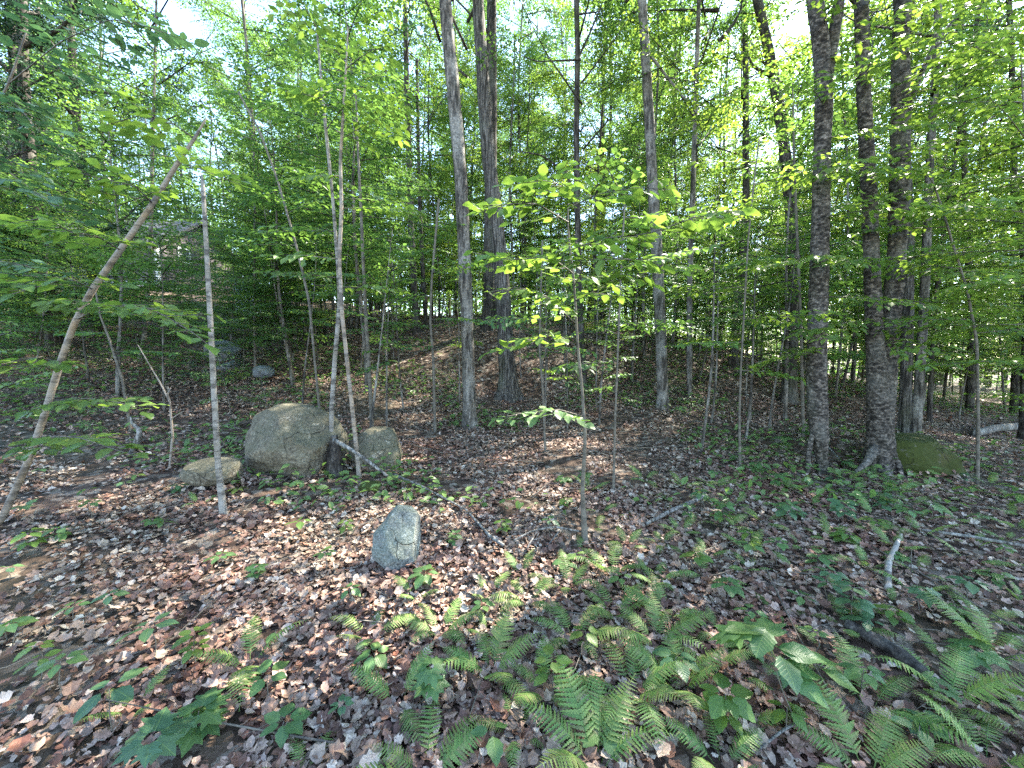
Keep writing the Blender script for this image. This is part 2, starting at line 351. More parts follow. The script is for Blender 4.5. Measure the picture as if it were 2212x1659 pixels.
# ------------------------------------------------------------------ tubes (trunks, limbs, stems)
def resample(P, Rr, seg):
    P = np.asarray(P, float); Rr = np.asarray(Rr, float)
    L = np.r_[0, np.cumsum(np.linalg.norm(np.diff(P, axis=0), axis=1))]
    n = max(3, int(L[-1] / seg) + 1); t = np.linspace(0, L[-1], n)
    Q = np.stack([np.interp(t, L, P[:, k]) for k in range(3)], 1); rr = np.interp(t, L, Rr)
    w = max(1, int(.35 * n / max(2, len(P) - 1)))
    if w > 1:                                            # soften the corners of the path
        ker = np.hanning(2 * w + 1); ker /= ker.sum()
        for k in range(3):
            e = np.r_[2 * Q[0, k] - Q[w:0:-1, k], Q[:, k], 2 * Q[-1, k] - Q[-2:-w - 2:-1, k]]
            Q[:, k] = np.convolve(e, ker, 'valid')
    return Q, rr, t
def tube(P, Rr, sides=8, seg=.1, rough=0.0, seed=0, flare=0.0, furrow=0.0, wob=0.0, flake=0.0):
    Q, rr, t = resample(P, Rr, seg)
    if wob:
        w = np.stack([fbm(np.c_[t * 1.7, t * 0 + 3 + k, t * 0 + seed], seed + k, 3) - .47 for k in range(3)], 1)
        Q = Q + w * wob * np.minimum(1, t / .5)[:, None]
    T = np.gradient(Q, axis=0); T /= np.linalg.norm(T, axis=1)[:, None] + 1e-9
    ref = np.array([1, 0, 0.]) if abs(T[:, 0].mean()) < .8 else np.array([0, 0, 1.])
    B = np.cross(T, ref); B /= np.linalg.norm(B, axis=1)[:, None] + 1e-9; A = np.cross(B, T)
    th = np.linspace(0, 2 * np.pi, sides, endpoint=False)
    c, s = np.cos(th), np.sin(th)
    rad = np.repeat(rr[:, None], sides, 1)
    if rough:
        pp = np.stack([np.broadcast_to(c * 2.2, rad.shape), np.broadcast_to(s * 2.2, rad.shape), np.repeat(t[:, None] * 3.5, sides, 1)], -1)
        rad = rad * (1 + rough * (fbm(pp + seed * 3.1, seed, 4) - .47) * 2)
    if furrow:
        pp = np.stack([np.broadcast_to(c * 5, rad.shape), np.broadcast_to(s * 5, rad.shape), np.repeat(t[:, None] * 2.2, sides, 1)], -1)
        rad = rad * (1 - furrow * np.abs(vn(pp + seed, seed + 9) - .5) * 2)
    if flake:
        pp = np.stack([np.broadcast_to(c * 7, rad.shape), np.broadcast_to(s * 7, rad.shape), np.repeat(t[:, None] * 30, sides, 1)], -1)
        rad = rad + flake * (fbm(pp + seed, seed + 3, 3) - .45)
    if flare:
        e = np.exp(-np.maximum(t - .28, 0) / (.8 * rr[0] + .07))[:, None]
        rad = rad * (1 + flare * e * (.75 + .6 * np.cos(5 * th + seed)[None] + .3 * np.cos(3 * th + 2 * seed)[None]))
    V = Q[:, None] + rad[..., None] * (c[None, :, None] * A[:, None] + s[None, :, None] * B[:, None])
    n = len(Q); V = V.reshape(-1, 3)
    i = np.arange(n - 1)[:, None] * sides; j = np.arange(sides)[None]; k = (j + 1) % sides
    f = np.stack([i + j, i + k, i + sides + k, i + sides + j], -1).reshape(-1, 4)
    V = np.r_[V, Q[:1], Q[-1:]]; a, b = n * sides, n * sides + 1
    cap = np.r_[np.stack([np.full(sides, a), np.roll(np.arange(sides), -1), np.arange(sides)], 1),
                np.stack([np.full(sides, b), (n - 1) * sides + np.arange(sides), (n - 1) * sides + np.roll(np.arange(sides), -1)], 1)]
    return V, f, cap
def join(parts):
    V, Q, T, o = [], [], [], 0
    for v, f, c in parts:
        V.append(v); Q.append(f + o); T.append(c + o); o += len(v)
    return np.concatenate(V), [np.concatenate(Q), np.concatenate(T)]
def tube_mesh(name, parts, mat):
    V, f = join(parts); return mesh_np(name, V, f, mat)

# ------------------------------------------------------------------ foliage
LEAF2 = (np.array([(0, 0, 0), (.29, .42, .05), (0, 1, -.06), (-.29, .42, .05)], float), np.array([(0, 1, 2), (0, 2, 3)]))
LEAF4 = (np.array([(0, 0, 0), (.25, .26, .05), (.27, .56, .04), (0, 1, -.1), (-.27, .56, .04), (-.25, .26, .05)], float),
         np.array([(0, 1, 2, 3), (0, 3, 4, 5)]))
def unit(v): return v / (np.linalg.norm(v, axis=-1, keepdims=True) + 1e-9)
def leaf_geo(P, A, N, Sz, tm):
    A = unit(A); side = unit(np.cross(A, N)); N = np.cross(side, A)
    tv, tf = tm
    V = P[:, None] + Sz[:, None, None] * (tv[None, :, :1] * side[:, None] + tv[None, :, 1:2] * A[:, None] + tv[None, :, 2:] * N[:, None])
    Fc = tf[None] + (np.arange(len(P)) * len(tv))[:, None, None]
    return V.reshape(-1, 3), Fc.reshape(-1, tf.shape[1])
def spray(rng, L, leaf, dens=1.0, droop=.12, tilt=.3):
    """one flat leafy branch along +X in its own frame: leaf bases, axes, normals, sizes, twigs"""
    nt = max(3, int(L / (leaf * 1.05) * dens))
    t = (np.arange(nt) + rng.random(nt) * .6 + .4) / (nt + .4)
    side = np.where(np.arange(nt) % 2 == 0, 1, -1)
    tl = L * .55 * np.clip(1 - t, 0, 1) ** .8 * np.minimum(1, t * 4 + .35) * (.7 + .5 * rng.random(nt)) + leaf * .6
    ang = np.radians(52 + rng.normal(0, 9, nt)) * side
    nl = np.maximum(2, (tl / (leaf * .52)).astype(int))
    k = np.repeat(np.arange(nt), nl); j = np.concatenate([np.arange(n) for n in nl])
    fr = (j + .8) / nl[k]
    d = np.stack([np.cos(ang), np.sin(ang)], 1)
    bx = t[k] * L + d[k, 0] * tl[k] * fr; by = d[k, 1] * tl[k] * fr
    la = ang[k] + np.where(j % 2 == 0, 1, -1) * np.radians(42) * (fr < .98) + rng.normal(0, .25, len(k))
    tx = np.arange(leaf * .8, L, leaf * .55)                                 # leaves on the main axis
    bx = np.r_[bx, tx]; by = np.r_[by, tx * 0]; la = np.r_[la, np.where(np.arange(len(tx)) % 2 == 0, .8, -.8)]
    n = len(bx)
    bz = -droop * (bx ** 2 + 1.6 * by ** 2) / L + rng.normal(0, .10 * leaf, n)
    P = np.stack([bx, by, bz], 1)
    A = np.stack([np.cos(la), np.sin(la), -.2 - 2 * droop * bx / L + rng.normal(0, .22, n)], 1)
    N = np.stack([rng.normal(0, tilt, n), rng.normal(0, tilt, n), np.ones(n)], 1)
    Sz = leaf * (.7 + .5 * rng.random(n))
    tw = [(np.array([0, 0, 0.]), np.array([L * .5, 0, -droop * L * .25]), np.array([L, 0, -droop * L]))]
    return P, A, N, Sz, tw
def rotm(az, el, roll=0.0):
    return np.array(Matrix.Rotation(az, 3, 'Z') @ Matrix.Rotation(-el, 3, 'Y') @ Matrix.Rotation(roll, 3, 'X'))
class Fol:
    def __init__(s, seed): s.rng = np.random.default_rng(seed); s.P = []; s.A = []; s.N = []; s.S = []; s.tw = []
    def spray(s, o, az, el, L, leaf, dens=1.0, droop=.12, tilt=.3, roll=None):
        P, A, N, Sz, tw = spray(s.rng, L, leaf, dens, droop, tilt)
        m = rotm(az, el, s.rng.normal(0, .18) if roll is None else roll)
        s.P.append(P @ m.T + o); s.A.append(A @ m.T); s.N.append(N @ m.T); s.S.append(Sz)
        for a in tw: s.tw.append(np.array([m @ p + o for p in a]))
    def mesh(s, name, mat, tm=LEAF2):
        V, f = leaf_geo(np.concatenate(s.P), np.concatenate(s.A), np.concatenate(s.N), np.concatenate(s.S), tm)
        return mesh_np(name, V, [f], mat, smooth=False)
    def twigs(s, name, mat, r=.006, extra=()):
        return tube_mesh(name, [tube(p, np.linspace(r, r * .3, len(p)), 4, .3) for p in s.tw] + list(extra), mat)

def understory(seed, Ht, rad, leaf, mat, lo=.22, nb=34, tm=LEAF2, dens=1.0):
    """a small beech-like tree: layers of flat sprays; returns trunk, limbs and crown meshes about the origin"""
    f = Fol(seed); g = f.rng
    lean = g.normal(0, .06, 2)
    path = [np.array([lean[0] * z + .05 * math.sin(z * 1.3 + seed), lean[1] * z + .05 * math.cos(z * 1.1), z]) for z in np.linspace(-.25, Ht, 9)]
    Pz = np.array(path)
    for i in range(nb):
        u = lo + (1 - lo) * (i + g.random()) / nb
        z = u * Ht; o = np.array([np.interp(z, Pz[:, 2], Pz[:, 0]), np.interp(z, Pz[:, 2], Pz[:, 1]), z])
        w = (1 - (max(0, (u - .45)) / .55) ** 1.6 * .75) * (.55 + .45 * min(1, (u - lo) / .2 + .3))
        L = rad * w * (.65 + .5 * g.random())
        f.spray(o, i * 2.4 + g.normal(0, .35), R(22 - 25 * (1 - u) + g.normal(0, 9)), L, leaf, dens, .10)
    tr = tube_mesh('trunk', [tube(Pz, np.linspace(.0055 * Ht + .004, .003, 9), 8, Ht / 26, .12, seed)], M['bark_grey'])
    return tr, f.twigs('limbs', M['bark_dark'], .012), f.mesh('crown', mat, tm)

def canopy(seed, Ht, base, rad, leaf, mat, ns=105, trunk_r=.15, bmat='bark_grey', low=0):
    f = Fol(seed); g = f.rng; lean = g.normal(0, .02, 2)
    Pz = np.array([[lean[0] * z + .12 * math.sin(z * .5 + seed), lean[1] * z + .12 * math.cos(z * .43 + seed), z] for z in np.linspace(-.4, Ht * .97, 14)])
    limbs = []; cz_ = (base + Ht) / 2; hz = (Ht - base) / 2
    tips = []
    for i in range(15):
        z = base - 1 + (Ht - base) * (i + .3) / 15.5
        o = np.array([np.interp(z, Pz[:, 2], Pz[:, 0]), np.interp(z, Pz[:, 2], Pz[:, 1]), z]); a = i * 2.4 + g.normal(0, .4)
        e = R(35 + g.normal(0, 10)); L = rad * (.75 + .4 * g.random()) * math.sqrt(max(.12, 1 - ((z + 1 - cz_) / hz) ** 2 * .8))
        d = np.array([math.cos(a) * math.cos(e), math.sin(a) * math.cos(e), math.sin(e)])
        p1 = o + d * L * .5 + g.normal(0, .1, 3); p2 = o + d * L + np.array([0, 0, .12 * L]) + g.normal(0, .15, 3)
        r0 = trunk_r * (.35 if i < 10 else .2)
        limbs.append(tube([o, p1, p2], [r0, r0 * .55, r0 * .2], 5, .35)); tips.append((o, p1, p2, a))
    for i in range(ns):
        o, p1, p2, a = tips[g.integers(len(tips))]; u = .25 + .75 * g.random() ** .7
        p = (o + (p1 - o) * u * 2) if u < .5 else (p1 + (p2 - p1) * (u - .5) * 2)
        f.spray(p, a + g.normal(0, .9), R(g.normal(8, 22)), .85 + .8 * g.random(), leaf, .9, .14, .4, g.normal(0, .35))
    for i in range(low):
        z = base * (.2 + .7 * g.random())
        f.spray(np.array([np.interp(z, Pz[:, 2], Pz[:, 0]), np.interp(z, Pz[:, 2], Pz[:, 1]), z]), g.random() * 6.3, R(g.normal(5, 12)), 1.0 + .8 * g.random(), leaf, .9, .12)
    tr = tube_mesh('trunk', [tube(Pz, np.interp(Pz[:, 2], [-.4, base, Ht], [trunk_r, trunk_r * .7, .03]), 10, .45, .12, seed, .5)], M[bmat])
    return tr, tube_mesh('limbs', limbs + [tube(p, [.012, .008, .004], 3, .5) for p in f.tw], M['bark_dark']), f.mesh('crown', mat)

CAN = [canopy(100 + i, *a) for i, a in enumerate([
    (16, 6.0, 3.2, .09, M['leaf_canopy'], 120, .085, 'bark_grey', 20), (18, 7.0, 3.6, .09, M['leaf_yellow'], 130, .105, 'bark_dark', 20),
    (14, 5.0, 2.8, .09, M['leaf_beech'], 112, .07, 'bark_grey', 18), (19, 8.0, 3.8, .095, M['leaf_canopy'], 135, .13, 'bark_furrow', 20),
    (13, 4.0, 2.6, .09, M['leaf_yellow'], 112, .06, 'bark_dark', 18)])]
THIN = [canopy(160 + i, *a) for i, a in enumerate([
    (16, 7.5, 3.0, .10, M['leaf_canopy'], 62, .085, 'bark_grey', 0), (18, 8.5, 3.4, .10, M['leaf_yellow'], 66, .105, 'bark_dark', 0),
    (14, 6.5, 2.6, .10, M['leaf_beech'], 55, .07, 'bark_grey', 0), (19, 9.0, 3.6, .10, M['leaf_canopy'], 68, .13, 'bark_furrow', 0),
    (13, 6.0, 2.4, .10, M['leaf_yellow'], 52, .06, 'bark_dark', 0)])]
POLE = [canopy(180 + i, *a) for i, a in enumerate([
    (12, 5.0, 1.6, .09, M['leaf_yellow'], 50, .045, 'bark_dark', 6), (10, 4.0, 1.4, .085, M['leaf_beech'], 45, .035, 'bark_grey', 6), (14, 6.5, 1.8, .09, M['leaf_canopy'], 55, .055, 'bark_grey', 4)])]
UND = [understory(200 + i, *a) for i, a in enumerate([
    (6.5, 1.9, .078, M['leaf_beech'], .2, 44), (5.0, 1.7, .075, M['leaf_canopy'], .22, 38), (7.5, 2.1, .08, M['leaf_yellow'], .22, 48),
    (4.0, 1.5, .075, M['leaf_canopy'], .25, 32), (8.5, 2.2, .08, M['leaf_canopy'], .25, 50), (5.5, 1.8, .078, M['leaf_yellow'], .2, 40)])]
SAP = [understory(300 + i, *a) for i, a in enumerate([
    (2.4, 1.0, .075, M['leaf_beech'], .3, 16), (1.7, .8, .07, M['leaf_low'], .35, 12), (3.0, 1.15, .075, M['leaf_yellow'], .35, 18), (1.3, .7, .07, M['leaf_dark'], .3, 11)])]
WISP = [understory(400 + i, *a) for i, a in enumerate([
    (3.4, .85, .075, M['leaf_beech'], .38, 10), (2.6, .75, .075, M['leaf_canopy'], .35, 8), (4.4, .95, .078, M['leaf_beech'], .4, 12), (3.0, .8, .075, M['leaf_yellow'], .4, 9)])]
DARK = canopy(150, 17, 3.0, 2.6, .085, M['leaf_dark'], 190, .2, 'bark_dark', 20)

def place(parts, name, label, cat, loc, group, rz, s, low=.05):
    o = thing(name, label, cat, (loc[0], loc[1], loc[2] - low), group, (0, 0, rz), s)
    for nm, me in zip(('trunk', 'limbs', 'crown'), parts): link(nm, me, o)
    return o

# ------------------------------------------------------------------ the trees one can point at
def wd(X, w, d): return w / 2 / F * d / math.sqrt(1 + ((X - CX) / F) ** 2)
def hero(name, label, cat, d, path, mat, crown=None, top=None, sides=20, seg=.06, rough=.10, flare=.5, furrow=0., forks=(), limbs=(), base_d=None, group=None, wob=0., part='trunk', cs=1.0, cz=0.0, flake=0.0):
    """path: (X, Y, width) up the stem as seen; d: distance; top: height the trunk climbs to beyond the frame"""
    X0, Y0, _ = path[0]
    b = pt(X0, Y0, d); gz = h1(b[0], b[1])
    o = thing(name, label, cat, (b[0], b[1], gz), group)
    org = np.array([b[0], b[1], gz])
    P = [pt(X, Y, d) for X, Y, w in path]; r = [wd(X, w, d) for X, Y, w in path]
    P[0] = org.copy()
    P.insert(0, org + (P[0] - P[1]) * .0 + np.array([0, 0, -.3])); r.insert(0, r[0])
    if top:
        dirv = unit(np.array(P[-1]) - np.array(P[-3])); L = (top - P[-1][2]) / max(.3, dirv[2])
        for k in (.5, 1.0):
            P.append(P[-1] + dirv * L * .5); r.append(max(.02, r[-1] * .72))
    parts = [tube(np.array(P) - org, r, sides, seg, rough, len(label) + int(X0), flare, furrow, wob, flake)]
    link(part, tube_mesh(part, parts, M[mat]), o)
    for fk in forks:
        Q = [pt(X, Y, d) - org for X, Y, w in fk]; rr = [wd(X, w, d) for X, Y, w in fk]
        dv = unit(Q[-1] - Q[-2]); Q.append(Q[-1] + dv * 3.0); rr.append(rr[-1] * .5)
        link('fork', tube_mesh('fork', [tube(Q, rr, sides, seg, rough, int(fk[0][0]), flake=flake)], M[mat]), o)
    for lm in limbs:
        Q = [pt(X, Y, dd) - org for X, Y, w, dd in lm]; rr = [wd(X, w, dd) for X, Y, w, dd in lm]
        link('limb', tube_mesh('limb', [tube(Q, rr, 8, .08, .08, int(lm[0][0]))], M[mat]), o)
    if crown is not None:
        tp = np.array(P[-1]) - org
        k = THIN[crown]
        z0 = max(0.0, tp[2] - (16, 18, 14, 19, 13)[crown] * cs) + cz
        link('limbs', k[1], o, (tp[0] * .7, tp[1], z0), (0, 0, X0), cs); link('crown', k[2], o, (tp[0] * .7, tp[1], z0), (0, 0, X0), cs)
    return o, org

def foliage(root, org, sprays, leaf, mat, seed, tm=LEAF4, dens=1.0, wood='bark_twig'):
    f = Fol(seed)
    for (p, az, el, L) in sprays: f.spray(np.array(p) - org, az, el, L, leaf, dens)
    link('twigs', f.twigs('twigs', M[wood], .006), root); return link('foliage', f.mesh('foliage', mat, tm), root)

main, _ = hero('tree', 'straight pale mottled trunk standing alone on the brown leaf slope in the middle', 'tree', 6.9,
     [(1016,920,31),(1013,840,28),(1010,720,27),(1005,600,27),(1000,480,27),(995,380,26),(985,260,27),(975,150,27),(966,60,25),(962,0,25)], 'bark_grey', 0, 15, 24, .05, .1, .35)
hero('tree', 'thick fluted trunk on the leafy rise, just right of the straight pale trunk', 'tree', 9.3,
     [(1101,862,42),(1096,800,38),(1090,700,34),(1084,600,33),(1073,480,31),(1060,380,30),(1050,280,29),(1042,150,27),(1034,30,24)], 'bark_furrow', 1, 17, 24, .06, .1, .6, .12)
hero('tree', 'dark trunk at the crest, directly left of the fluted trunk', 'tree', 12.5,
     [(1057,732,30),(1058,650,28),(1058,560,27),(1060,400,25),(1062,200,22),(1062,50,20)], 'bark_dark', 3, 18, 16, .1)
hero('tree', 'slender dark straight trunk rising behind the bright green leaf spray', 'tree', 9.5,
     [(1262,845,15),(1256,740,14),(1251,600,13),(1247,450,13),(1245,300,12),(1248,100,11),(1245,0,11)], 'bark_dark', 2, 13, 12, .08,
     limbs=[((1243,420,6,9.5),(1220,370,5,9.3),(1170,335,3,9.2),(1110,325,2,9.0)), ((1247,130,5,9.5),(1275,70,4,9.6),(1300,10,3,9.7))])
hero('tree', 'lichen spotted grey trunk leaning slightly left, right of the bright leaf spray', 'tree', 8.2,
     [(1432,884,25),(1429,760,24),(1420,560,24),(1410,400,22),(1402,250,21),(1393,100,19),(1387,0,18)], 'bark_grey', 3, 16, 20, .06,
     limbs=[((1402,115,7,8.2),(1440,165,5,8.1),(1480,215,4,8.0),(1530,235,2,7.9))])
hero('tree', 'thin grey trunk between the lichen spotted trunk and the black leaning trunk', 'tree', 9.0,
     [(1488,900,12),(1489,760,13),(1490,600,12),(1497,400,11),(1503,200,10),(1508,50,9)], 'bark_grey', 4, 12, 12, .08)
hero('tree', 'blackish trunk at the crest with a lean to the right at its foot', 'tree', 11.5,
     [(1584,772,21),(1592,680,20),(1603,560,18),(1612,430,16),(1611,300,14),(1611,150,13),(1608,20,12)], 'bark_dark', 2, 15, 14, .08)
hero('tree', 'crooked dark trunk that bends left above, with stub branches on its left side', 'tree', 9.2,
     [(1703,868,36),(1708,760,31),(1717,620,28),(1712,500,27),(1702,390,26),(1692,300,25),(1681,220,25),(1668,150,24),(1650,60,21),(1636,0,20)], 'bark_dark', 3, 15, 20, .06, .12, .5, .08,
     limbs=[((1676,165,10,9.2),(1655,160,9,9.1),(1625,142,6,9.0),(1617,120,4,8.9)), ((1672,160,6,9.2),(1640,125,4,9.2),(1622,105,3,9.2))])
stout, so_ = hero('tree', 'stout scaly trunk with a hollow foot among ferns, forking high up', 'tree', 4.9,
     [(1777,1018,26),(1776,985,27),(1770,940,42),(1765,890,47),(1764,780,46),(1768,650,43),(1772,500,41),(1775,350,38),(1780,230,38),(1775,100,37),(1760,0,36)], 'bark_scaly', 1, 14, 44, .02, .09, .25, flake=.022,
     limbs=[((1745,1020,12,4.85),(1746,985,11,4.85),(1752,950,14,4.88),(1762,915,12,4.92))], forks=[((1782,200,26),(1795,110,27),(1808,40,25),(1816,-20,24))])
foliage(stout, so_, [(pt(X, Y, 4.9), a, R(e), L) for X, Y, a, e, L in [(1775,60,-2.0,5,1.1),(1775,130,-1.0,-2,1.1),(1775,220,-2.4,-5,1.1),(1778,300,-.8,-6,1.1),(1775,390,-2.0,-5,1.0),(1772,470,-1.2,-5,1.1),
    (1768,560,-2.7,-4,1.2),(1768,640,-.6,-4,1.1),(1766,710,-2.1,-4,.9),(1776,10,-1.4,10,1.2),(1768,760,-3.0,-2,.9)]], .10, M['leaf_yellow'], 62)
o, dbl = hero('tree', 'largest scaly trunk, twin stemmed, rooted on the mossy boulder', 'tree', 5.0,
     [(1902,1012,76),(1900,930,60),(1896,850,52),(1890,740,42),(1885,620,38),(1880,500,36),(1875,380,34),(1868,250,32),(1863,130,31),(1860,0,30)], 'bark_scaly', 3, 15, 48, .02, .09, .55, flake=.024,
     forks=[((1908,940,46),(1914,850,46),(1920,740,44),(1930,640,43),(1938,540,43),(1942,400,44),(1946,250,42),(1944,120,38),(1950,0,36))],
     limbs=[((1892,968,34,4.95),(1872,1000,20,4.85),(1846,1022,8,4.75)), ((1922,962,30,4.95),(1940,1000,18,4.85),(1952,1036,8,4.75)), ((1958,250,16,5.0),(1985,170,14,5.0),(2018,95,11,5.05),(2060,45,8,5.1),(2092,5,5,5.1)), ((1985,165,7,5.0),(2010,118,6,5.0),(2050,70,4,5.0))])
foliage(o, dbl, [(pt(X, Y, dd), a, R(e), L) for X, Y, dd, a, e, L in [(1895,60,5,-1.2,-5,1.1),(1950,120,5,-1.9,-8,1.2),(1870,190,5,-2.3,-6,1.1),(1950,215,5,-1.4,-5,1.0),(1940,330,5,-1.0,-5,1.2),(1880,390,5,-2.2,-6,1.1),
    (1940,470,5,-1.7,-8,1.0),(1885,560,5,-2.6,-4,1.1),(1935,590,5,-.9,-4,1.3),(1960,150,5,-.6,5,1.4),(1960,40,5,-1.0,8,1.4),(1870,20,5,-2.0,5,1.3),(1930,650,5,-.5,-3,1.2),(1880,690,5,-2.9,-3,1.0),(1900,740,5,-1.6,-5,.8)]], .10, M['leaf_yellow'], 61)
hero('tree', 'deeply furrowed trunk half hidden behind the twin stemmed tree', 'tree', 6.9,
     [(1955,936,34),(1957,840,30),(1960,720,29),(1962,560,28),(1958,400,26),(1952,250,25),(1945,100,24)], 'bark_furrow', 0, 15, 24, .045, .08, .4, .25)
hero('tree', 'smooth grey trunk right of the twin stemmed tree', 'tree', 6.8,
     [(1977,937,26),(1985,840,24),(1992,720,23),(1999,600,22),(2004,450,20),(2011,300,19),(2020,180,18),(2026,30,17)], 'bark_grey', 2, 14, 18, .06)
hero('tree', 'dark leaning trunk cut by the right edge of the picture', 'tree', 8.0,
     [(2230,760,24),(2222,620,22),(2208,510,20),(2196,440,19),(2188,395,17),(2192,300,15),(2186,150,14),(2180,0,13)], 'bark_dark', 4, 13, 14, .08)
hero('tree', 'pair member trunk, dark and thin, on the crest left of the straight pale trunk', 'tree', 13.0,
     [(902,737,17),(895,640,15),(888,500,14),(884,350,12),(879,200,11),(876,50,10)], 'bark_dark', 2, 14, 12, .1)
hero('tree', 'very thin dark trunk leaning left on the crest', 'tree', 13.5,
     [(921,730,9),(914,600,9),(906,430,8),(903,280,7),(900,120,6)], 'bark_dark', 4, 11, 10, .12, cs=.8)
hero('tree', 'distant dark trunk standing in the green shade at far right', 'tree', 11.5,
     [(2098,852,20),(2100,740,20),(2098,650,19),(2092,560,18),(2086,400,16)], 'bark_dark', 1, 16, 12, .1)
hero('tree', 'slim dark trunk on the left slope behind the snapped stem', 'tree', 9.5,
     [(302,790,12),(313,720,11),(322,600,10),(326,480,9),(330,300,8)], 'bark_grey', 2, 11, 12, .1, cs=.8)

# ------------------------------------------------------------------ leaves and sprays of the near plants
def ovate(name, mat, serr=.06, wid=.62, n=9, droop=.12, fold=.10, wave=.03):
    ys = np.linspace(0, 1, n); V = []; UV = []; Fq = []
    for i, y in enumerate(ys):
        w = wid * .5 * (math.sin(math.pi * y ** .82) ** .85) * (1 + (serr if i % 2 else -serr)) if 0 < i < n - 1 else .004
        z = -droop * y * y
        for s in (-1, -.5, 0, .5, 1):
            V.append((s * w, y, z + fold * abs(s) * w * 2 * (1 - .6 * abs(s)) + wave * math.sin(7 * y + s * 2) * abs(s))); UV.append((s * w, y))
    for i in range(n - 1):
        for k in range(4): Fq.append((i * 5 + k, i * 5 + k + 1, i * 5 + 5 + k + 1, i * 5 + 5 + k))
    return mesh_np(name, np.array(V), [np.array(Fq)], mat, True, np.array(UV))
def lobed(name, mat, droop=.15, fold=.06):
    pts = [(0, 0), (.16, -.06), (.34, .04), (.50, .22), (.40, .28), (.36, .36), (.52, .52), (.58, .66), (.40, .62), (.24, .60), (.20, .74), (.10, .88), (0, 1.04)]
    pts = pts + [(-x, y) for x, y in pts[-2:0:-1]]
    V = [(0, .3, 0)] + [(x, y, -droop * y * y + fold * abs(x) - .10 * x * x) for x, y in pts]
    n = len(pts); Fc = [(0, 1 + i, 1 + (i + 1) % n) for i in range(n)]
    return mesh_np(name, np.array(V), [np.array(Fc)], mat, False, np.array([(v[0], v[1]) for v in V]))
LEAF = {k: [ovate('leaf', M[m], .05 + .02 * i, .60 + .05 * i, 9, .08 + .08 * i, .10) for i in range(3)] for k, m in
        (('near', 'leaf_near'), ('low', 'leaf_low'), ('blue', 'leaf_bluish'))}
MAPLE = {k: [lobed('leaf', M[m], .1 + .1 * i) for i in range(2)] for k, m in (('near', 'leaf_near'), ('low', 'leaf_low'), ('blue', 'leaf_bluish'))}
rg = np.random.default_rng(7)
def put_leaf(parent, me, p, az, pitch, roll, s):
    o = bpy.data.objects.new('leaf', me); COL.objects.link(o); o.parent = parent
    m = Matrix.Rotation(az - math.pi / 2, 4, 'Z') @ Matrix.Rotation(pitch, 4, 'X') @ Matrix.Rotation(roll, 4, 'Y')
    o.matrix_local = Matrix.Translation(Vector(p)) @ m @ Matrix.Scale(s, 4)
    return o
def leafy_branch(root, org, wpts, leaf, meshes, r=.004, every=None, twigs=True, tw_len=.35, tilt=.25, mat='bark_twig', start=.15):
    """a branch (world points) with single leaves in one flat layer, leaves as sub-parts"""
    Q, rr, t = resample(np.array(wpts) - org, np.linspace(r, r * .35, len(wpts)), .04)
    tubes = [tube(np.array(wpts) - org, np.linspace(r, r * .35, len(wpts)), 6, .06)]
    seats = []
    L = t[-1]; every = every or leaf * .5
    s = L * start; k = 0
    while s < L:
        i = min(len(Q) - 2, int(s / L * (len(Q) - 1))); p = Q[i]; tg = Q[i + 1] - Q[i]; az = math.atan2(tg[1], tg[0]); sd = 1 if k % 2 else -1
        if twigs and k % 3 != 2 and s < L * .9:
            tl = tw_len * (1 - .7 * s / L) * (.7 + .6 * rg.random()); a2 = az + sd * (.85 + .2 * rg.random())
            e = p + np.array([math.cos(a2) * tl, math.sin(a2) * tl, -.05 * tl + rg.normal(0, .02)])
            tubes.append(tube([p, (p + e) / 2, e], [r * .5, r * .4, r * .2], 4, .08))
            m = max(2, int(tl / every))
            for q_ in range(m):
                f = (q_ + 1) / m; pp = p + (e - p) * f
                seats.append((pp, a2 + (.75 if q_ % 2 else -.75) * (f < .99)))
        else: seats.append((p, az + sd * .9))
        s += every; k += 1
    seats.append((Q[-1], math.atan2(*(Q[-1] - Q[-2])[[1, 0]])))
    br = link('branch', tube_mesh('branch', tubes, M[mat]), root)
    for p, a in seats:
        put_leaf(br, meshes[rg.integers(len(meshes))], p, a + rg.normal(0, .22), rg.normal(-.12, tilt), rg.normal(0, tilt), leaf * (.7 + .5 * rg.random()))
    return br
# 1 the stem that leans across the left of the picture
o, org = hero('leaning_stem', 'beige stem leaning right across the left edge of the picture', 'tree', 3.1,
     [(-25,1180,22),(0,1130,21),(60,1000,20),(95,900,19),(125,800,18.5),(160,700,17),(200,625,17),(260,540,15),(330,440,13),(385,350,11),(420,300,8),(446,255,3)], 'bark_pale', None, None, 16, .04, .06, .2)
B = lambda *a: [pt(*q_) for q_ in a]
leafy_branch(o, org, B((70,985,3.1),(110,942,2.7),(170,945,2.5),(230,965,2.4),(292,985,2.35)), .105, LEAF['near'], .005, tw_len=.22, tilt=.16)
leafy_branch(o, org, B((165,690,3.1),(235,655,2.9),(330,668,2.7),(420,720,2.55),(450,745,2.5)), .105, LEAF['near'], .006, tw_len=.45)
leafy_branch(o, org, B((200,625,3.1),(150,600,2.8),(80,620,2.6),(10,640,2.5)), .105, LEAF['near'], .006, tw_len=.45)
leafy_branch(o, org, B((260,540,3.1),(210,510,2.8),(150,500,2.6),(95,470,2.5),(40,480,2.4)), .105, LEAF['near'], .006, tw_len=.4)
leafy_branch(o, org, B((330,440,3.1),(290,400,2.9),(230,390,2.8),(160,370,2.7)), .105, LEAF['near'], .006, tw_len=.4)
leafy_branch(o, org, B((385,350,3.1),(420,360,3.0),(470,380,2.9),(520,400,2.9)), .10, LEAF['near'], .005, tw_len=.35)
leafy_branch(o, org, B((420,300,3.1),(380,270,3.0),(300,250,2.9),(230,270,2.8)), .10, LEAF['near'], .005, tw_len=.4)
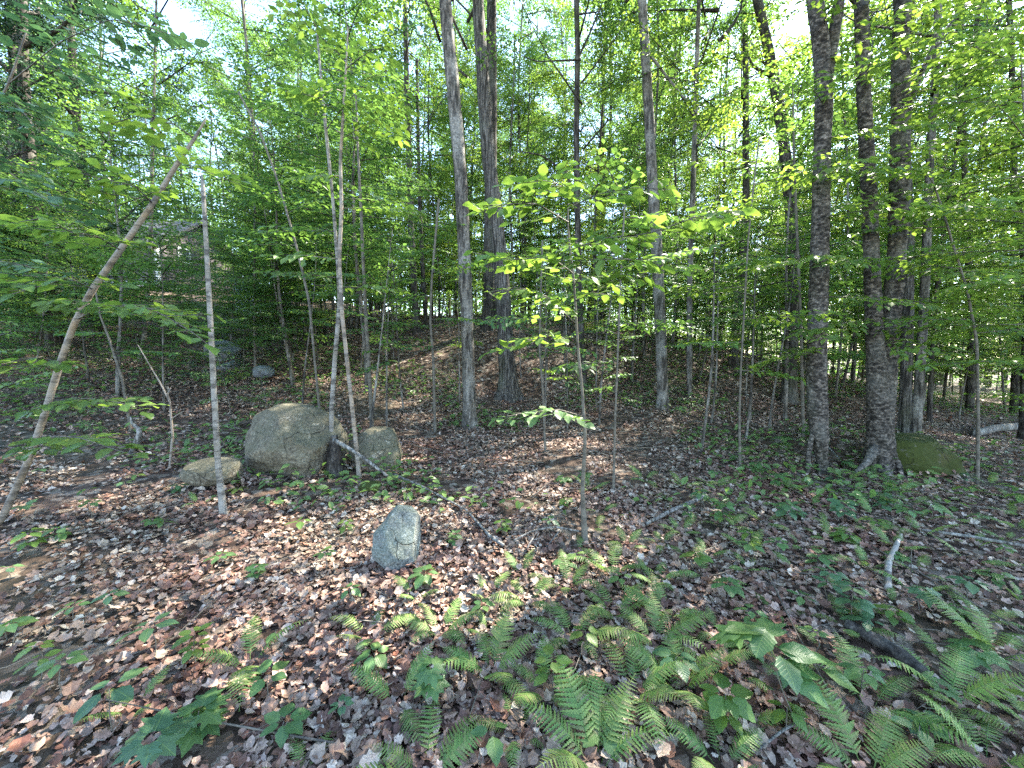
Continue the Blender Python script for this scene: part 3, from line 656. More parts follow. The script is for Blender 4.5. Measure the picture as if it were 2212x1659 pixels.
leafy_branch(o, org, B((130,800,3.1),(90,770,2.9),(40,780,2.8),(-20,790,2.7)), .10, LEAF['near'], .005, tw_len=.4)
leafy_branch(o, org, B((105,880,3.1),(180,860,3.0),(260,870,2.9),(310,890,2.9)), .10, LEAF['near'], .005, tw_len=.35)
# leaves overhanging the top left corner
o, org = hero('overhanging_sapling', 'leafy sapling whose branches hang into the left edge above the leaning stem', 'sapling', 3.05,
     [(-150,1190,11),(-130,900,10),(-115,600,11),(-60,330,9),(20,180,6),(60,60,4)], 'bark_twig', None, None, 8, .08, .05, .1)
leafy_branch(o, org, B((-60,330,3.05),(0,205,2.85),(40,230,2.75),(90,290,2.70),(130,330,2.65)), .09, LEAF['blue'], .004, tw_len=.3)
leafy_branch(o, org, B((-100,450,3.05),(-30,330,2.95),(30,380,2.85),(110,440,2.80),(190,490,2.75)), .09, LEAF['blue'], .004, tw_len=.35)
leafy_branch(o, org, B((20,180,3.05),(130,90,2.95),(240,40,2.85),(330,60,2.75),(420,95,2.75)), .09, LEAF['blue'], .004, tw_len=.4)
leafy_branch(o, org, B((-115,600,3.05),(-30,560,2.95),(60,575,2.85),(130,600,2.85)), .09, LEAF['blue'], .004, tw_len=.35)
# 2 the snapped stem
hero('snapped_stem', 'straight speckled birch stem snapped off at the top, left of the boulders', 'tree', 3.5,
     [(483,1116,18),(471,1000,15),(463,860,14),(455,700,13),(447,550,11),(441,450,10),(438,394,9),(436,378,3)], 'bark_birch', None, None, 16, .03, .08, .3)
# 3 pale stems between the boulders
o, org = hero('sapling', 'pale sunlit stem in front of the smaller boulder, leafy at the top', 'sapling', 4.4,
     [(776,1026,10),(766,930,9.5),(752,800,9),(739,680,9),(733,560,8.5),(738,450,8),(735,350,7),(741,250,6),(747,150,4),(752,60,3)], 'bark_pale', None, None, 12, .04, .06, .2)
foliage(o, org, [(pt(X, Y, 4.4), a, R(e), L) for X, Y, a, e, L in [(738,450,.3,10,.9),(735,380,2.8,12,.8),(738,300,-.4,15,.9),(741,240,3.4,18,.8),(745,180,.9,22,.8),(747,130,-2.4,25,.7),(750,80,2.0,30,.6),(752,60,0,30,.6),(733,560,3.3,8,.8),(736,620,.2,5,.7)]], .09, M['leaf_near'], 31)
leafy_branch(o, org, B((744,200,4.4),(720,190,4.2),(690,215,4.0),(650,200,3.9)), .13, LEAF['near'], .006, tw_len=.35)
leafy_branch(o, org, B((747,150,4.4),(770,130,4.2),(800,110,4.1),(835,100,4.0)), .13, LEAF['near'], .006, tw_len=.3)
o, org = hero('sapling', 'greyer sapling stem rising from the gap between the two boulders', 'sapling', 4.6,
     [(716,1000,12),(716,900,11),(723,780,10),(734,650,9),(729,560,8),(719,430,7),(704,280,7),(692,150,5),(684,60,4)], 'bark_birch', None, None, 12, .04, .06, .2)
foliage(o, org, [(pt(X, Y, 4.6), a, R(e), L) for X, Y, a, e, L in [(724,500,3.0,8,1.0),(719,430,.4,12,.9),(712,360,2.2,12,1.0),(704,280,-.7,15,1.0),(698,220,3.5,18,.9),(692,150,.6,22,.9),(688,100,2.7,25,.8),(684,60,-1.8,28,.8),(729,600,-2.6,5,.8)]], .09, M['leaf_beech'], 32)

# the sapling in the middle with the bright spray
o, org = hero('sapling', 'slender sapling in the centre foreground carrying the bright yellow green leaf layers', 'sapling', 3.1,
     [(1264,1166,15),(1258,1060,9.5),(1264,950,8),(1258,850,6.5),(1248,750,6),(1243,660,5.5),(1238,590,5),(1230,530,4.5),(1226,480,3.5),(1228,430,2.5)], 'bark_twig', None, None, 12, .03, .05, .2)
for wp in [((1232,540,3.1),(1300,515,2.75),(1400,505,2.5),(1500,470,2.35),(1600,455,2.25)),
           ((1238,590,3.1),(1190,555,2.8),(1120,560,2.6),(1060,555,2.5),(1020,545,2.45)),
           ((1228,480,3.1),(1160,440,2.8),(1090,440,2.65),(1030,460,2.55)),
           ((1227,450,3.1),(1290,420,2.8),(1370,405,2.6),(1450,410,2.5)),
           ((1243,650,3.1),(1320,610,2.85),(1400,590,2.7),(1490,575,2.6)),
           ((1240,620,3.1),(1270,560,2.7),(1330,560,2.45),(1420,560,2.3)),
           ((1245,700,3.1),(1180,640,2.9),(1120,620,2.8),(1060,630,2.75)),
           ((1229,430,3.1),(1215,400,2.8),(1180,390,2.6),(1130,395,2.4))]:
    leafy_branch(o, org, B(*wp), .095, LEAF['near'], .005, tw_len=.38, tilt=.28)
leafy_branch(o, org, B((1248,750,3.1),(1200,720,3.0),(1150,735,2.95),(1060,760,2.9)), .10, LEAF['near'], .004, tw_len=.25)
leafy_branch(o, org, B((1262,900,3.1),(1210,885,2.9),(1140,890,2.8),(1070,905,2.7)), .09, LEAF['low'], .004, tw_len=.25)
# thin saplings about the middle
def thin(name, label, d, path, seed, sprays, mat='leaf_beech', bm='bark_twig', leaf=.085, cat='sapling'):
    o, org = hero(name, label, cat, d, path, bm, None, None, 8, .06, .05, .15)
    if sprays: foliage(o, org, [(pt(X, Y, d), a, R(e), L) for X, Y, a, e, L in sprays], leaf, M[mat], seed)
    return o, org
thin('sapling', 'thin forked sapling stem right of the centre foreground sapling', 4.1, [(1325,1060,6),(1329,900,5),(1333,800,4.5),(1336,720,4.5),(1341,600,4),(1346,500,4),(1350,430,3)], 41,
     [(1337,700,.2,5,.8),(1339,640,3.0,8,.9),(1341,580,-.8,10,.9),(1344,520,2.2,12,.9),(1347,470,.7,15,.8),(1350,430,4,25,.7),(1334,780,3.4,0,.7)])
thin('sapling', 'thin pale stem growing on the slope left of the centre foreground sapling', 5.6, [(1178,975,5.5),(1173,850,4.5),(1165,750,4),(1168,640,3.5),(1172,520,4)], 42,
     [(1165,750,.1,2,.8),(1167,690,3.0,6,.9),(1168,620,-.6,8,.9),(1170,570,2.3,12,.8),(1172,520,1,20,.7)])
thin('sapling', 'thin sapling stem left of the straight pale trunk', 6.6, [(940,928,7),(936,780,6),(929,690,5.5),(933,600,5),(948,430,5)], 43,
     [(929,690,.1,4,1.0),(931,640,3.0,6,1.0),(934,590,-.7,8,1.1),(938,540,2.3,10,1.0),(943,480,1,14,.9),(948,430,4,22,.8)])
thin('sapling', 'thin stem in the low greenery between the grey trunks and the stout scaly trunk', 5.0, [(1598,1022,7),(1597,900,5.5),(1600,800,5),(1606,700,4.5),(1616,520,4),(1628,400,4),(1640,300,3)], 44,
     [(1600,800,.2,0,.9),(1602,740,3.0,4,.9),(1606,690,-.7,6,1.0),(1610,620,2.2,8,1.0),(1614,560,.8,10,1.0),(1620,480,3.6,12,.9),(1628,400,-.3,15,.9),(1634,350,2.6,18,.8),(1640,300,1,25,.7)], 'leaf_yellow')
thin('sapling', 'curved slim sapling standing alone at the right in front of the sunlit ground', 4.5, [(2112,1045,9),(2113,900,8.5),(2110,740,8),(2090,630,6),(2062,540,6),(2032,440,5),(2010,380,4)], 45,
     [(2110,720,-.2,10,1.0),(2104,690,2.9,5,.9),(2090,630,.3,8,1.0),(2075,580,3.2,8,.9),(2060,540,-.6,10,1.0),(2045,490,2.4,12,.9),(2030,440,.6,14,.9),(2012,390,3.6,22,.8),(2010,380,1.2,28,.8)], 'leaf_yellow')
thin('sapling', 'thin crooked stem on the left slope behind the leaning stem', 5.7, [(278,868,8),(265,820,8),(245,760,7),(232,720,6),(216,680,5),(205,620,4)], 46,
     [(245,760,.2,5,.8),(232,720,3,6,.8),(216,680,-.6,10,.8),(210,650,2.2,12,.8),(205,620,1,20,.7)])
thin('sapling', 'sapling cut by the right edge with layered pale leaves', 4.2, [(2260,1080,12),(2250,900,11),(2240,700,9),(2225,500,8),(2215,300,6),(2205,120,4)], 50,
     [(2245,780,3.0,3,1.2),(2240,700,2.6,4,1.3),(2235,620,3.5,5,1.3),(2228,540,2.8,6,1.4),(2222,460,3.3,6,1.3),(2218,380,2.5,8,1.3),(2215,300,3.6,10,1.2),(2210,220,2.9,12,1.2),(2206,140,3.3,15,1.1),(2205,120,2.2,20,1.0)], 'leaf_yellow', leaf=.095)
thin('sapling', 'thin sapling with layered leaves standing between the crooked trunk and the stout scaly trunk', 6.2, [(1735,960,8),(1733,850,8),(1730,700,7),(1722,520,6),(1715,330,5),(1712,180,3)], 51,
     [(1732,760,-.4,2,1.1),(1730,700,3.4,4,1.1),(1727,620,-1.4,4,1.2),(1724,550,2.5,6,1.1),(1720,470,-.6,6,1.2),(1718,390,3.6,8,1.1),(1715,320,-1.6,10,1.1),(1713,250,.8,12,1.0),(1712,190,3,20,.9)], 'leaf_beech')
o, org = thin('dead_twig', 'pale bare twig standing upright between the leaning stem and the snapped stem', 4.7, [(366,1005,6),(373,940,6),(367,868,5),(345,825,4),(318,780,3),(298,745,2)], 47, [], bm='bark_pale', cat='dead sapling')
link('limb', tube_mesh('limb', [tube(np.array(B((367,868,4.7),(362,850,4.7),(369,838,4.7))) - org, [.012, .008, .005], 5, .04)], M['bark_pale']), o)
link('limb', tube_mesh('limb', [tube(np.array(B((371,905,4.7),(383,896,4.65),(397,888,4.6))) - org, [.008, .006, .003], 5, .04)], M['bark_pale']), o)
thin('sapling', 'slanting slender stem left of the paired pale stems, top leaning far left', 6.0, [(690,800,6),(668,650,6),(640,530,5.5),(600,390,5),(560,280,5),(515,200,4)], 48,
     [(655,590,.2,6,1.0),(640,530,3,8,1.1),(622,460,-.5,10,1.1),(605,410,2.4,12,1.1),(590,360,.9,12,1.0),(570,310,3.5,15,1.0),(545,250,-.2,18,1.0),(520,205,2.6,25,.9)])
thin('sapling', 'upright dark thin stem behind the smaller boulder', 6.5, [(803,897,10),(797,780,9),(788,640,8),(781,480,7),(772,300,5),(768,180,4)], 49,
     [(792,700,.2,5,1.0),(788,640,3,8,1.1),(784,560,-.6,8,1.1),(781,480,2.2,10,1.1),(777,400,.8,12,1.0),(772,300,3.5,15,1.0),(768,180,0,25,.9)], 'leaf_canopy')
# small stump remains
o = thing('snag', 'small twisted bleached snag in the greenery left of the boulders', 'snag', pt(290, 978, 5.1))
org = np.array(o.location)
link('stem', tube_mesh('stem', [tube(np.array(B((283,985,5.1),(293,962,5.1),(302,935,5.1),(297,925,5.1),(286,915,5.1),(282,900,5.1))) - org, [.04,.036,.03,.024,.02,.01], 10, .03, .3, 5)], M['deadwood']), o)
o = thing('stump', 'rotten grey stump wedged between the two boulders', 'stump', pt(728, 1020, 4.45)); org = np.array(o.location)
link('trunk', tube_mesh('trunk', [tube(np.array(B((727,1030,4.45),(724,990,4.47),(722,940,4.5))) - org, [.085,.07,.035], 16, .03, .4, 8, .4, .35)], M['bark_dark']), o)

# ------------------------------------------------------------------ rocks
def ico(n):
    import bmesh
    bm = bmesh.new(); bmesh.ops.create_icosphere(bm, subdivisions=n, radius=1.0)
    V = np.array([v.co[:] for v in bm.verts]); Fc = np.array([[v.index for v in f.verts] for f in bm.faces]); bm.free(); return V, Fc
ICO = ico(6)
def rock(name, label, c, size, mat, seed, rot=0.0, boxy=.55, rough=.10, tilt=(0, 0), cuts=()):
    V, Fc = ICO; U = V.copy()
    U = np.sign(U) * np.abs(U) ** boxy; U = U / np.max(np.abs(U))
    for n, dd in cuts:                                       # flat broken faces
        n = unit(np.array(n, float)); e = U @ n - dd; U = U - np.maximum(e, 0)[:, None] * n * .9
    U = U * (1 + rough * 2.4 * (fbm(V * 1.1 + seed, seed, 3) - .45)[:, None])
    U = U + V * (rough * .28 * (fbm(V * 6 + seed, seed + 5, 4) - .47)[:, None])
    U = U * (np.array(size) / 2)
    o = tag(link(name, mesh_np(name, U, [Fc], M[mat]), None, c, (tilt[0], tilt[1], rot)), label, 'rock'); return o
def rock_px(name, label, X0, X1, Y0, Y1, d, depth, mat, seed, **k):
    a = pt(X0, Y1, d); b = pt(X1, Y0, d); w = b[0] - a[0]; hh = b[2] - a[2]
    c = (a + b) / 2; c[1] = d + depth * .38; f = (d + depth * .1) / d
    bury = .14
    return rock(name, label, (c[0] * f, c[1], c[2] - hh * bury), (w * f, depth, hh * (1 + 2 * bury)), mat, seed, **k)
rock_px('boulder', 'big rounded olive grey boulder, the largest on the leaf floor left of centre', 512, 722, 886, 1026, 4.35, .85, 'rock', 3, rot=R(-8), boxy=.86, rough=.17, tilt=(0, R(10)), cuts=[((1, -.15, -.2), .8), ((.55, -.4, .75), .86), ((-.5, -.8, .4), .9), ((.1, -1, -.5), .85)])
rock_px('boulder', 'smaller mossy boulder right of the biggest one, behind the fallen branch', 748, 862, 936, 1022, 4.7, .6, 'rock', 11, rot=R(12), boxy=.85, rough=.18, cuts=[((.4, -.8, .6), .84), ((-.7, -.5, .5), .85), ((.9, 0, .4), .85)])
rock_px('stone', 'upright speckled grey green stone in the leaf litter of the near foreground', 803, 910, 1112, 1214, 2.66, .26, 'granite', 21, rot=R(15), boxy=.88, rough=.16, tilt=(R(-16), R(8)), cuts=[((.2, -1, .25), .74), ((1, -.3, .1), .72), ((-.8, -.1, .7), .8)])
rock_px('stone', 'flat sunlit tan stone at the foot of the snapped stem', 392, 498, 1000, 1042, 3.95, .4, 'rock', 31, boxy=.7, rough=.12, cuts=[((.1, -.3, 1), .6)])
rock_px('stone', 'little low mossy stone below the smaller boulder', 772, 822, 1046, 1068, 3.95, .2, 'moss_rock', 35, boxy=.8, rough=.15)
rock_px('boulder', 'dark moss covered boulder beside the twin stemmed tree', 1925, 2098, 946, 1028, 4.75, .8, 'moss_rock', 41, rot=R(-10), boxy=.8, rough=.18, cuts=[((-.1, 0, 1), .78), ((.85, -.4, .5), .72), ((.4, -1, .3), .82)])
rock_px('slab', 'upper blue grey stone slab tilted on the left slope', 440, 500, 738, 768, 10.2, .7, 'slate', 51, boxy=.6, rough=.08, tilt=(R(20), R(22)), cuts=[((0, 0, 1), .6)])
rock_px('slab', 'lower blue grey stone slab on the left slope', 462, 500, 780, 800, 9.4, .5, 'slate', 55, boxy=.6, rough=.08, tilt=(R(15), R(-12)), cuts=[((0, 0, 1), .6)])
rock_px('stone', 'grey stone showing through the greenery above the largest boulder', 545, 582, 790, 812, 8.6, .4, 'slate', 58, boxy=.7, rough=.1)

# ------------------------------------------------------------------ fallen wood
def lay(px, r, lift=.02):
    P = [hit(X, Y) for X, Y in px]; return np.array([p + np.array([0, 0, rr * .8 + lift + .03]) for p, rr in zip(P, r)]), list(r)
def log(name, label, px, r, mat, seed, lift=.0, cat='branch', sides=12, twigs=()):
    P, rr = lay(px, r, lift); org = P[0].copy()
    o = thing(name, label, cat, org); link('wood', tube_mesh('wood', [tube(P - org, rr, sides, .03, .18, seed)], M[mat]), o)
    for tpx, tr in twigs:
        Q = np.array([hit(X, Y) + np.array([0, 0, z]) for X, Y, z in tpx]) - org
        link('twig', tube_mesh('twig', [tube(Q, np.linspace(tr, tr * .4, len(Q)), 5, .05)], M[mat]), o)
    return o
log('fallen_log', 'dark fallen log end lying among ferns at the lower right', [(1826,1368),(1880,1398),(1940,1432),(1992,1475)], [.028,.032,.034,.03], 'bark_dark', 3, cat='log')
log('fallen_branch', 'pale bent birch branch on the litter at the right', [(1946,1168),(1932,1200),(1918,1232),(1916,1265),(1918,1290)], [.012,.017,.019,.02,.02], 'bark_birch', 5, .01)
log('fallen_branch', 'long fallen branch slanting down right from the biggest boulder', [(1010,1118),(960,1090),(905,1062),(850,1038)], [.008,.010,.013,.015], 'deadwood', 7, .03)
o = thing('fallen_branch', 'grey branch propped against the smaller boulder', 'branch', pt(722, 952, 4.3)); org = np.array(o.location)
link('wood', tube_mesh('wood', [tube(np.array(B((722,950,4.3),(760,972,4.15),(800,1000,4.05),(838,1028,3.95))) - org, [.022,.02,.017,.012], 10, .04, .15, 4)], M['deadwood']), o)
log('fallen_branch', 'dark forked branch right of the centre sapling', [(1395,1146),(1450,1118),(1500,1096),(1522,1085)], [.014,.018,.02,.02], 'deadwood', 9, .02, twigs=[(((1518,1066,.03),(1530,1082,.03),(1542,1100,.02)), .02)])
log('fallen_branch', 'short dark branch right of the upright speckled stone', [(1012,1118),(1040,1150),(1062,1175),(1088,1192)], [.008,.011,.013,.013], 'deadwood', 12, .01)
log('fallen_branch', 'mossy thin branch crossing the dark hollow by the centre sapling', [(1110,1190),(1150,1170),(1195,1160),(1255,1170)], [.008,.009,.009,.008], 'deadwood', 14, .05, twigs=[(((1130,1205,.02),(1165,1165,.10)), .008), (((1180,1190,.02),(1215,1160,.08)), .007)])
log('fallen_log', 'sunlit weathered log on the level ground at the far right', [(2105,945),(2150,934),(2200,930),(2260,932)], [.07,.085,.09,.09], 'deadwood', 15, cat='log')
log('fallen_branch', 'slim stick leaning over the mound left of the twin stemmed tree', [(1755,950),(1790,985),(1812,1010)], [.012,.011,.008], 'deadwood', 18, .08)
log('fallen_branch', 'thin straight stick near the bottom right among dark leaves', [(1640,1640),(1690,1600),(1735,1575)], [.005,.006,.005], 'deadwood', 22, .01)
log('fallen_branch', 'fallen thin pole on the right in the green ground cover', [(1990,1160),(2080,1172),(2212,1196)], [.010,.012,.013], 'deadwood', 24, .02)

# ------------------------------------------------------------------ the house on the hill
def box(x0, x1, y0, y1, z0, z1):
    V = np.array([(x, y, z) for z in (z0, z1) for y in (y0, y1) for x in (x0, x1)], float)
    Fq = np.array([(0, 2, 3, 1), (4, 5, 7, 6), (0, 1, 5, 4), (2, 6, 7, 3), (1, 3, 7, 5), (0, 4, 6, 2)]); return V, Fq
def boxm(name, mat, *bs):
    V = []; Q = []; o = 0
    for b in bs:
        v, f = box(*b); V.append(v); Q.append(f + o); o += 8
    return mesh_np(name, np.concatenate(V), [np.concatenate(Q)], mat, False)
HD = 25.0
c0 = pt(343, 606, HD); x0 = pt(-160, 606, HD)[0]; zb = c0[2]; zt = pt(343, 522, HD)[2]
hz = h1(c0[0], HD)
ho = thing('house', 'mauve brown clapboard house on the hill behind the trees at the left', 'house', (c0[0], HD, zb))
W = x0 - c0[0]; Hh = zt - zb; DP = 7.5
link('foundation', boxm('foundation', M['foundation'], (W + .1, -.1, .1, DP - .1, hz - zb - 1.5, 0)), ho)
fw = link('front_wall', boxm('front_wall', M['siding'], (W, 0, 0, .2, 0, Hh)), ho)
sw = link('side_wall', boxm('side_wall', M['siding'], (-.2, 0, .2, DP, 0, Hh)), ho)
def clap(L, ax):
    V = np.array([(0, -.025, 0), (0, -.006, .19), (0, .0, .19), (0, .0, 0)], float); V2 = V + np.array([L, 0, 0]); V = np.r_[V, V2]
    Fq = np.array([(0, 4, 5, 1), (1, 5, 6, 2), (0, 3, 7, 4), (0, 1, 2, 3), (4, 7, 6, 5)])
    if ax == 'y': V = np.stack([-V[:, 1], V[:, 0], V[:, 2]], 1)
    return V, Fq
v_, f_ = clap(-W - .16, 'x'); cm1 = mesh_np('clapboard', v_, [f_], M['siding'], False)
v_, f_ = clap(DP - .2, 'y'); cm2 = mesh_np('clapboard', v_, [f_], M['siding'], False)
for k in range(int(Hh / .19)):
    link('clapboard', cm1, fw, (W + .02, -.004, k * .19)); link('clapboard', cm2, sw, (.004, .16, k * .19))
link('corner_board', boxm('corner_board', M['trim'], (-.13, .034, -.034, .15, 0, Hh)), ho)
link('sill_board', boxm('sill_board', M['trim'], (W, .02, -.045, .0, -.22, -.004)), ho)
def window(cx, z, w, h, side=False):
    e = link('window', boxm('window', M['trim'], (-w / 2, w / 2, -.07, 0, -h / 2, -h / 2 + .09), (-w / 2, w / 2, -.07, 0, h / 2 - .09, h / 2),
        (-w / 2, -w / 2 + .08, -.068, 0, -h / 2 + .092, h / 2 - .092), (w / 2 - .08, w / 2, -.068, 0, -h / 2 + .092, h / 2 - .092), (-w / 2 + .082, w / 2 - .082, -.06, -.01, -.03, .03)),
        ho, (.03, cx, z) if side else (cx, -.03, z), (0, 0, R(90) if side else 0))
    link('pane', boxm('pane', M['glass'], (-w / 2 + .04, w / 2 - .04, -.03, -.012, -h / 2 + .05, h / 2 - .05)), e)
window(pt(22, 560, HD)[0] - c0[0], pt(22, 555, HD)[2] - zb, 1.5, 1.3)
window(pt(215, 560, HD)[0] - c0[0], pt(22, 556, HD)[2] - zb, 1.0, 1.2)
window(2.0, pt(393, 552, HD + 2)[2] - zb, 1.0, 1.0, True)
rm = []
zr = Hh; V = np.array([(W - .4, -.5, zr - .25), (.4, -.5, zr - .25), (.4, DP / 2, zr + 2.6), (W - .4, DP / 2, zr + 2.6), (.4, DP + .5, zr - .25), (W - .4, DP + .5, zr - .25)])
V = np.r_[V, V + np.array([0, 0, -.18])]
link('roof', mesh_np('roof', V, [np.array([(0, 1, 2, 3), (3, 2, 4, 5), (6, 9, 8, 7), (9, 11, 10, 8), (0, 6, 7, 1), (5, 4, 10, 11), (1, 7, 8, 2), (2, 8, 10, 4), (0, 3, 9, 6), (3, 5, 11, 9)])], M['shingle'], False), ho)
link('gable', mesh_np('gable', np.array([(-.1, 0, zr), (-.1, DP, zr), (-.1, DP / 2, zr + 2.55)]), [np.array([(0, 1, 2)])], M['siding'], False), ho)
# the shed below the house
a = pt(545, 660, 21.0); sz = h1(a[0], 21.0)
so = thing('shed', 'small pale blue shed with a dark sloping roof half buried in greenery below the house', 'shed', (a[0], 21.0, sz))
hh = pt(545, 618, 21)[2] - sz
V = np.array([(-.9, 0, -.6), (1.0, 0, -.6), (1.0, 2, -.6), (-.9, 2, -.6), (-.9, 0, hh + .25), (1.0, 0, hh - .85), (1.0, 2, hh - .85), (-.9, 2, hh + .25)])
link('wall', mesh_np('wall', V, [np.array([(0, 3, 2, 1), (4, 5, 6, 7), (0, 1, 5, 4), (2, 3, 7, 6), (1, 2, 6, 5), (3, 0, 4, 7)])], M['shed_wall'], False), so)
V = np.array([(-1.15, -.25, hh + .42), (1.3, -.25, hh - 1.0), (1.3, 2.25, hh - 1.0), (-1.15, 2.25, hh + .42)]); V = np.r_[V, V + np.array([0, 0, .12])]
link('roof', mesh_np('roof', V, [np.array([(0, 3, 2, 1), (4, 5, 6, 7), (0, 1, 5, 4), (2, 3, 7, 6), (1, 2, 6, 5), (3, 0, 4, 7)])], M['shingle'], False), so)

# ------------------------------------------------------------------ the forest behind
heroxy = [np.array(o_.location[:2]) for o_ in COL.objects if o_.parent is None and o_.get('category') == 'tree']
placed = list(heroxy)
LAND = [('the snapped stem', 480, 1000), ('the leaning stem', 90, 950), ('the biggest boulder', 620, 960), ('the smaller boulder', 805, 980), ('the speckled stone', 855, 1180),
 ('the centre sapling', 1262, 1100), ('the pale trunk', 1016, 840), ('the fluted trunk', 1100, 780), ('the lichen spotted trunk', 1430, 800), ('the black leaning trunk', 1588, 740),
 ('the crooked trunk', 1705, 800), ('the stout scaly trunk', 1768, 950), ('the twin stemmed tree', 1905, 920), ('the mossy boulder', 2020, 990), ('the curved sapling', 2112, 900),
 ('the broad leaved plant', 1660, 1400), ('the dark fallen log', 1900, 1410), ('the dark hollow', 1190, 1175), ('the bent birch branch', 1925, 1230), ('the dark leaved trio', 260, 1500),
 ('the house', 250, 600), ('the shed', 545, 640), ('the slanting slender stem', 680, 760), ('the distant dark trunk', 2098, 800), ('the paired pale stems', 735, 850), ('the bare twig', 366, 930)]
def rel(p):
    r_ = np.array([p[0], p[1], p[2] - EYE]); f_ = r_[1] * cp - r_[2] * sp_
    X = CX + F * r_[0] / max(.2, f_); Y = CY - F * (r_[1] * sp_ + r_[2] * cp) / max(.2, f_)
    nm, lx, ly = min(LAND, key=lambda q_: (q_[1] - X) ** 2 + ((q_[2] - Y) * 1.6) ** 2); dx, dy = X - lx, Y - ly; dd = math.hypot(dx, dy)
    w = 'just ' if dd < 55 else '' if dd < 130 else 'well '
    return w + (('left of ' if dx < 0 else 'right of ') if abs(dx) > abs(dy) * 1.1 else ('behind ' if dy < 0 else 'in front of ')) + nm
rf = np.random.default_rng(11)
def px_of(x, y): return CX + F * x / max(.1, y)
def zone(x, y):
    X = px_of(x, y)
    return 'left' if X < 640 else 'mid' if X < 1600 else 'right'
ADJ = {}
for lst, words in ((CAN, ('grey ', 'yellowish ', 'slim grey ', 'furrowed ', 'slim yellowish ')), (UND, ('bushy ', 'short ', 'tall yellowish ', 'small ', 'tallest ', 'yellowish ')),
                   (SAP, ('green ', 'short ', 'tall yellowish ', 'dark ')), (POLE, ('yellowish ', 'green ', 'taller green ')), (WISP, ('green ', 'short ', 'tall ', 'yellowish '))):
    for v_, w_ in zip(lst, words): ADJ[id(v_)] = w_
ZN = {'left': 'on the left slope below the house', 'mid': 'beyond the crest of the leafy rise', 'right': 'in the level woods at the right'}
def scatter(n, dmin, dmax, sep, amax, variants, name, lab, cat, smin, smax, test=None, tries=40):
    k = 0
    for _ in range(n * tries):
        if k >= n: break
        d = math.sqrt(dmin ** 2 + (dmax ** 2 - dmin ** 2) * rf.random()); a = R(rf.uniform(-amax, amax))
        x, y = d * math.sin(a), d * math.cos(a)
        if test and not test(x, y): continue
        p = np.array([x, y])
        if min(np.linalg.norm(p - q_) for q_ in placed) < sep: continue
        placed.append(p); k += 1
        z = zone(x, y)
        vs = variants
        if variants is CAN or variants is UND:
            vs = [variants[i] for i in ((0, 0, 2, 3) if z == 'left' else (0, 1, 2, 3, 4) if z == 'mid' else (1, 4, 1, 2)) ] if variants is CAN else [variants[i] for i in ((1, 3, 5, 0) if z == 'left' else (0, 1, 2, 3, 4, 5) if z == 'mid' else (2, 5, 0))]
        v = vs[rf.integers(len(vs))]; adj = ADJ.get(id(v), '')
        place(v, name, adj + lab + ' ' + rel((x, y, h1(x, y))), cat, (x, y, h1(x, y)), lab + ' ' + ZN[z], rf.random() * 6.3, smin + (smax - smin) * rf.random())
HX = [(px_of(q_[0], q_[1]), q_[1]) for q_ in heroxy]
def clear(x, y):
    X = px_of(x, y)
    if any(abs(X - hx) < 60 and y < hd + .8 for hx, hd in HX): return rf.random() < .2
    if 130 < X < 570 and 5 < y < 27: return False
    if 569 < X < 760 and 5 < y < 20: return rf.random() < .35
    if -200 < X < 131 and 7 < y < 27: return rf.random() < .3
    if -23.5 - 9 < x < -22 and y > 24 and y < 34: return False
    return True
def lit(x, y):                       # an opening that lets the sun reach the crest of the rise
    for cx_, cy_ in ((-3.2, 12.2), (-1.6, 12), (0, 11.5), (-2.0, 9.5)):
        dx, dy = x - cx_, y - cy_; t_ = dx * .79 + dy * .62
        if -.5 < t_ < 6.5 and abs(dx * .62 - dy * .79) < 1.5: return False
    return clear(x, y)
scatter(52, 13, 30, 2.6, 62, CAN, 'tree', 'tall forest tree', 'tree', .8, 1.1, clear)
scatter(56, 28, 48, 3.0, 60, CAN, 'tree', 'far forest tree partly seen', 'tree', .8, 1.15, clear)
scatter(70, 10, 32, 1.1, 57, POLE, 'pole_tree', 'thin pole like tree', 'tree', .8, 1.1, lambda x, y: lit(x, y) and (px_of(x, y) > 1250 or rf.random() < .3))
scatter(85, 9.0, 24, 1.4, 58, UND, 'understory_tree', 'leafy young understory tree', 'young tree', .75, 1.1, lit)
scatter(48, 5.8, 14, .75, 50, WISP, 'sapling', 'wispy thin sapling with few leaf layers', 'sapling', .8, 1.15, lambda x, y: 640 < px_of(x, y) < 1720 and min(abs(px_of(x, y) - hx) + (0 if y < hd else 99) for hx, hd in HX) > 22)
def midtest(x, y):
    if not lit(x, y): return False
    return clear(x, y) and not (900 < px_of(x, y) < 1180 and y < 11)
scatter(75, 22, 46, 1.8, 60, UND, 'understory_tree', 'distant leafy young tree', 'young tree', .8, 1.2, clear)
scatter(45, 7.0, 16, 1.1, 56, SAP, 'sapling', 'low leafy sapling standing', 'sapling', .7, 1.15, midtest)
scatter(60, 7.5, 20, .9, 57, SAP, 'shrub', 'knee high leafy shrub growing', 'shrub', .45, .8, lambda x, y: px_of(x, y) < 720)
scatter(50, 14, 34, 1.2, 57, SAP, 'shrub', 'hip high leafy shrub far back', 'shrub', .7, 1.1, lambda x, y: px_of(x, y) > 900)
for i in range(18):
    X = -120 + 780 * (i + rf.random() * .8) / 18; d = 35 + 11 * rf.random(); p = pt(X, 600, d)
    place(CAN[(0, 3)[i % 2]] if i % 3 else DARK, 'tree', 'tall dim tree rising behind the house', 'tree', (p[0], p[1], h1(p[0], p[1])), 'trees behind the house', X, .9 + .3 * rf.random())
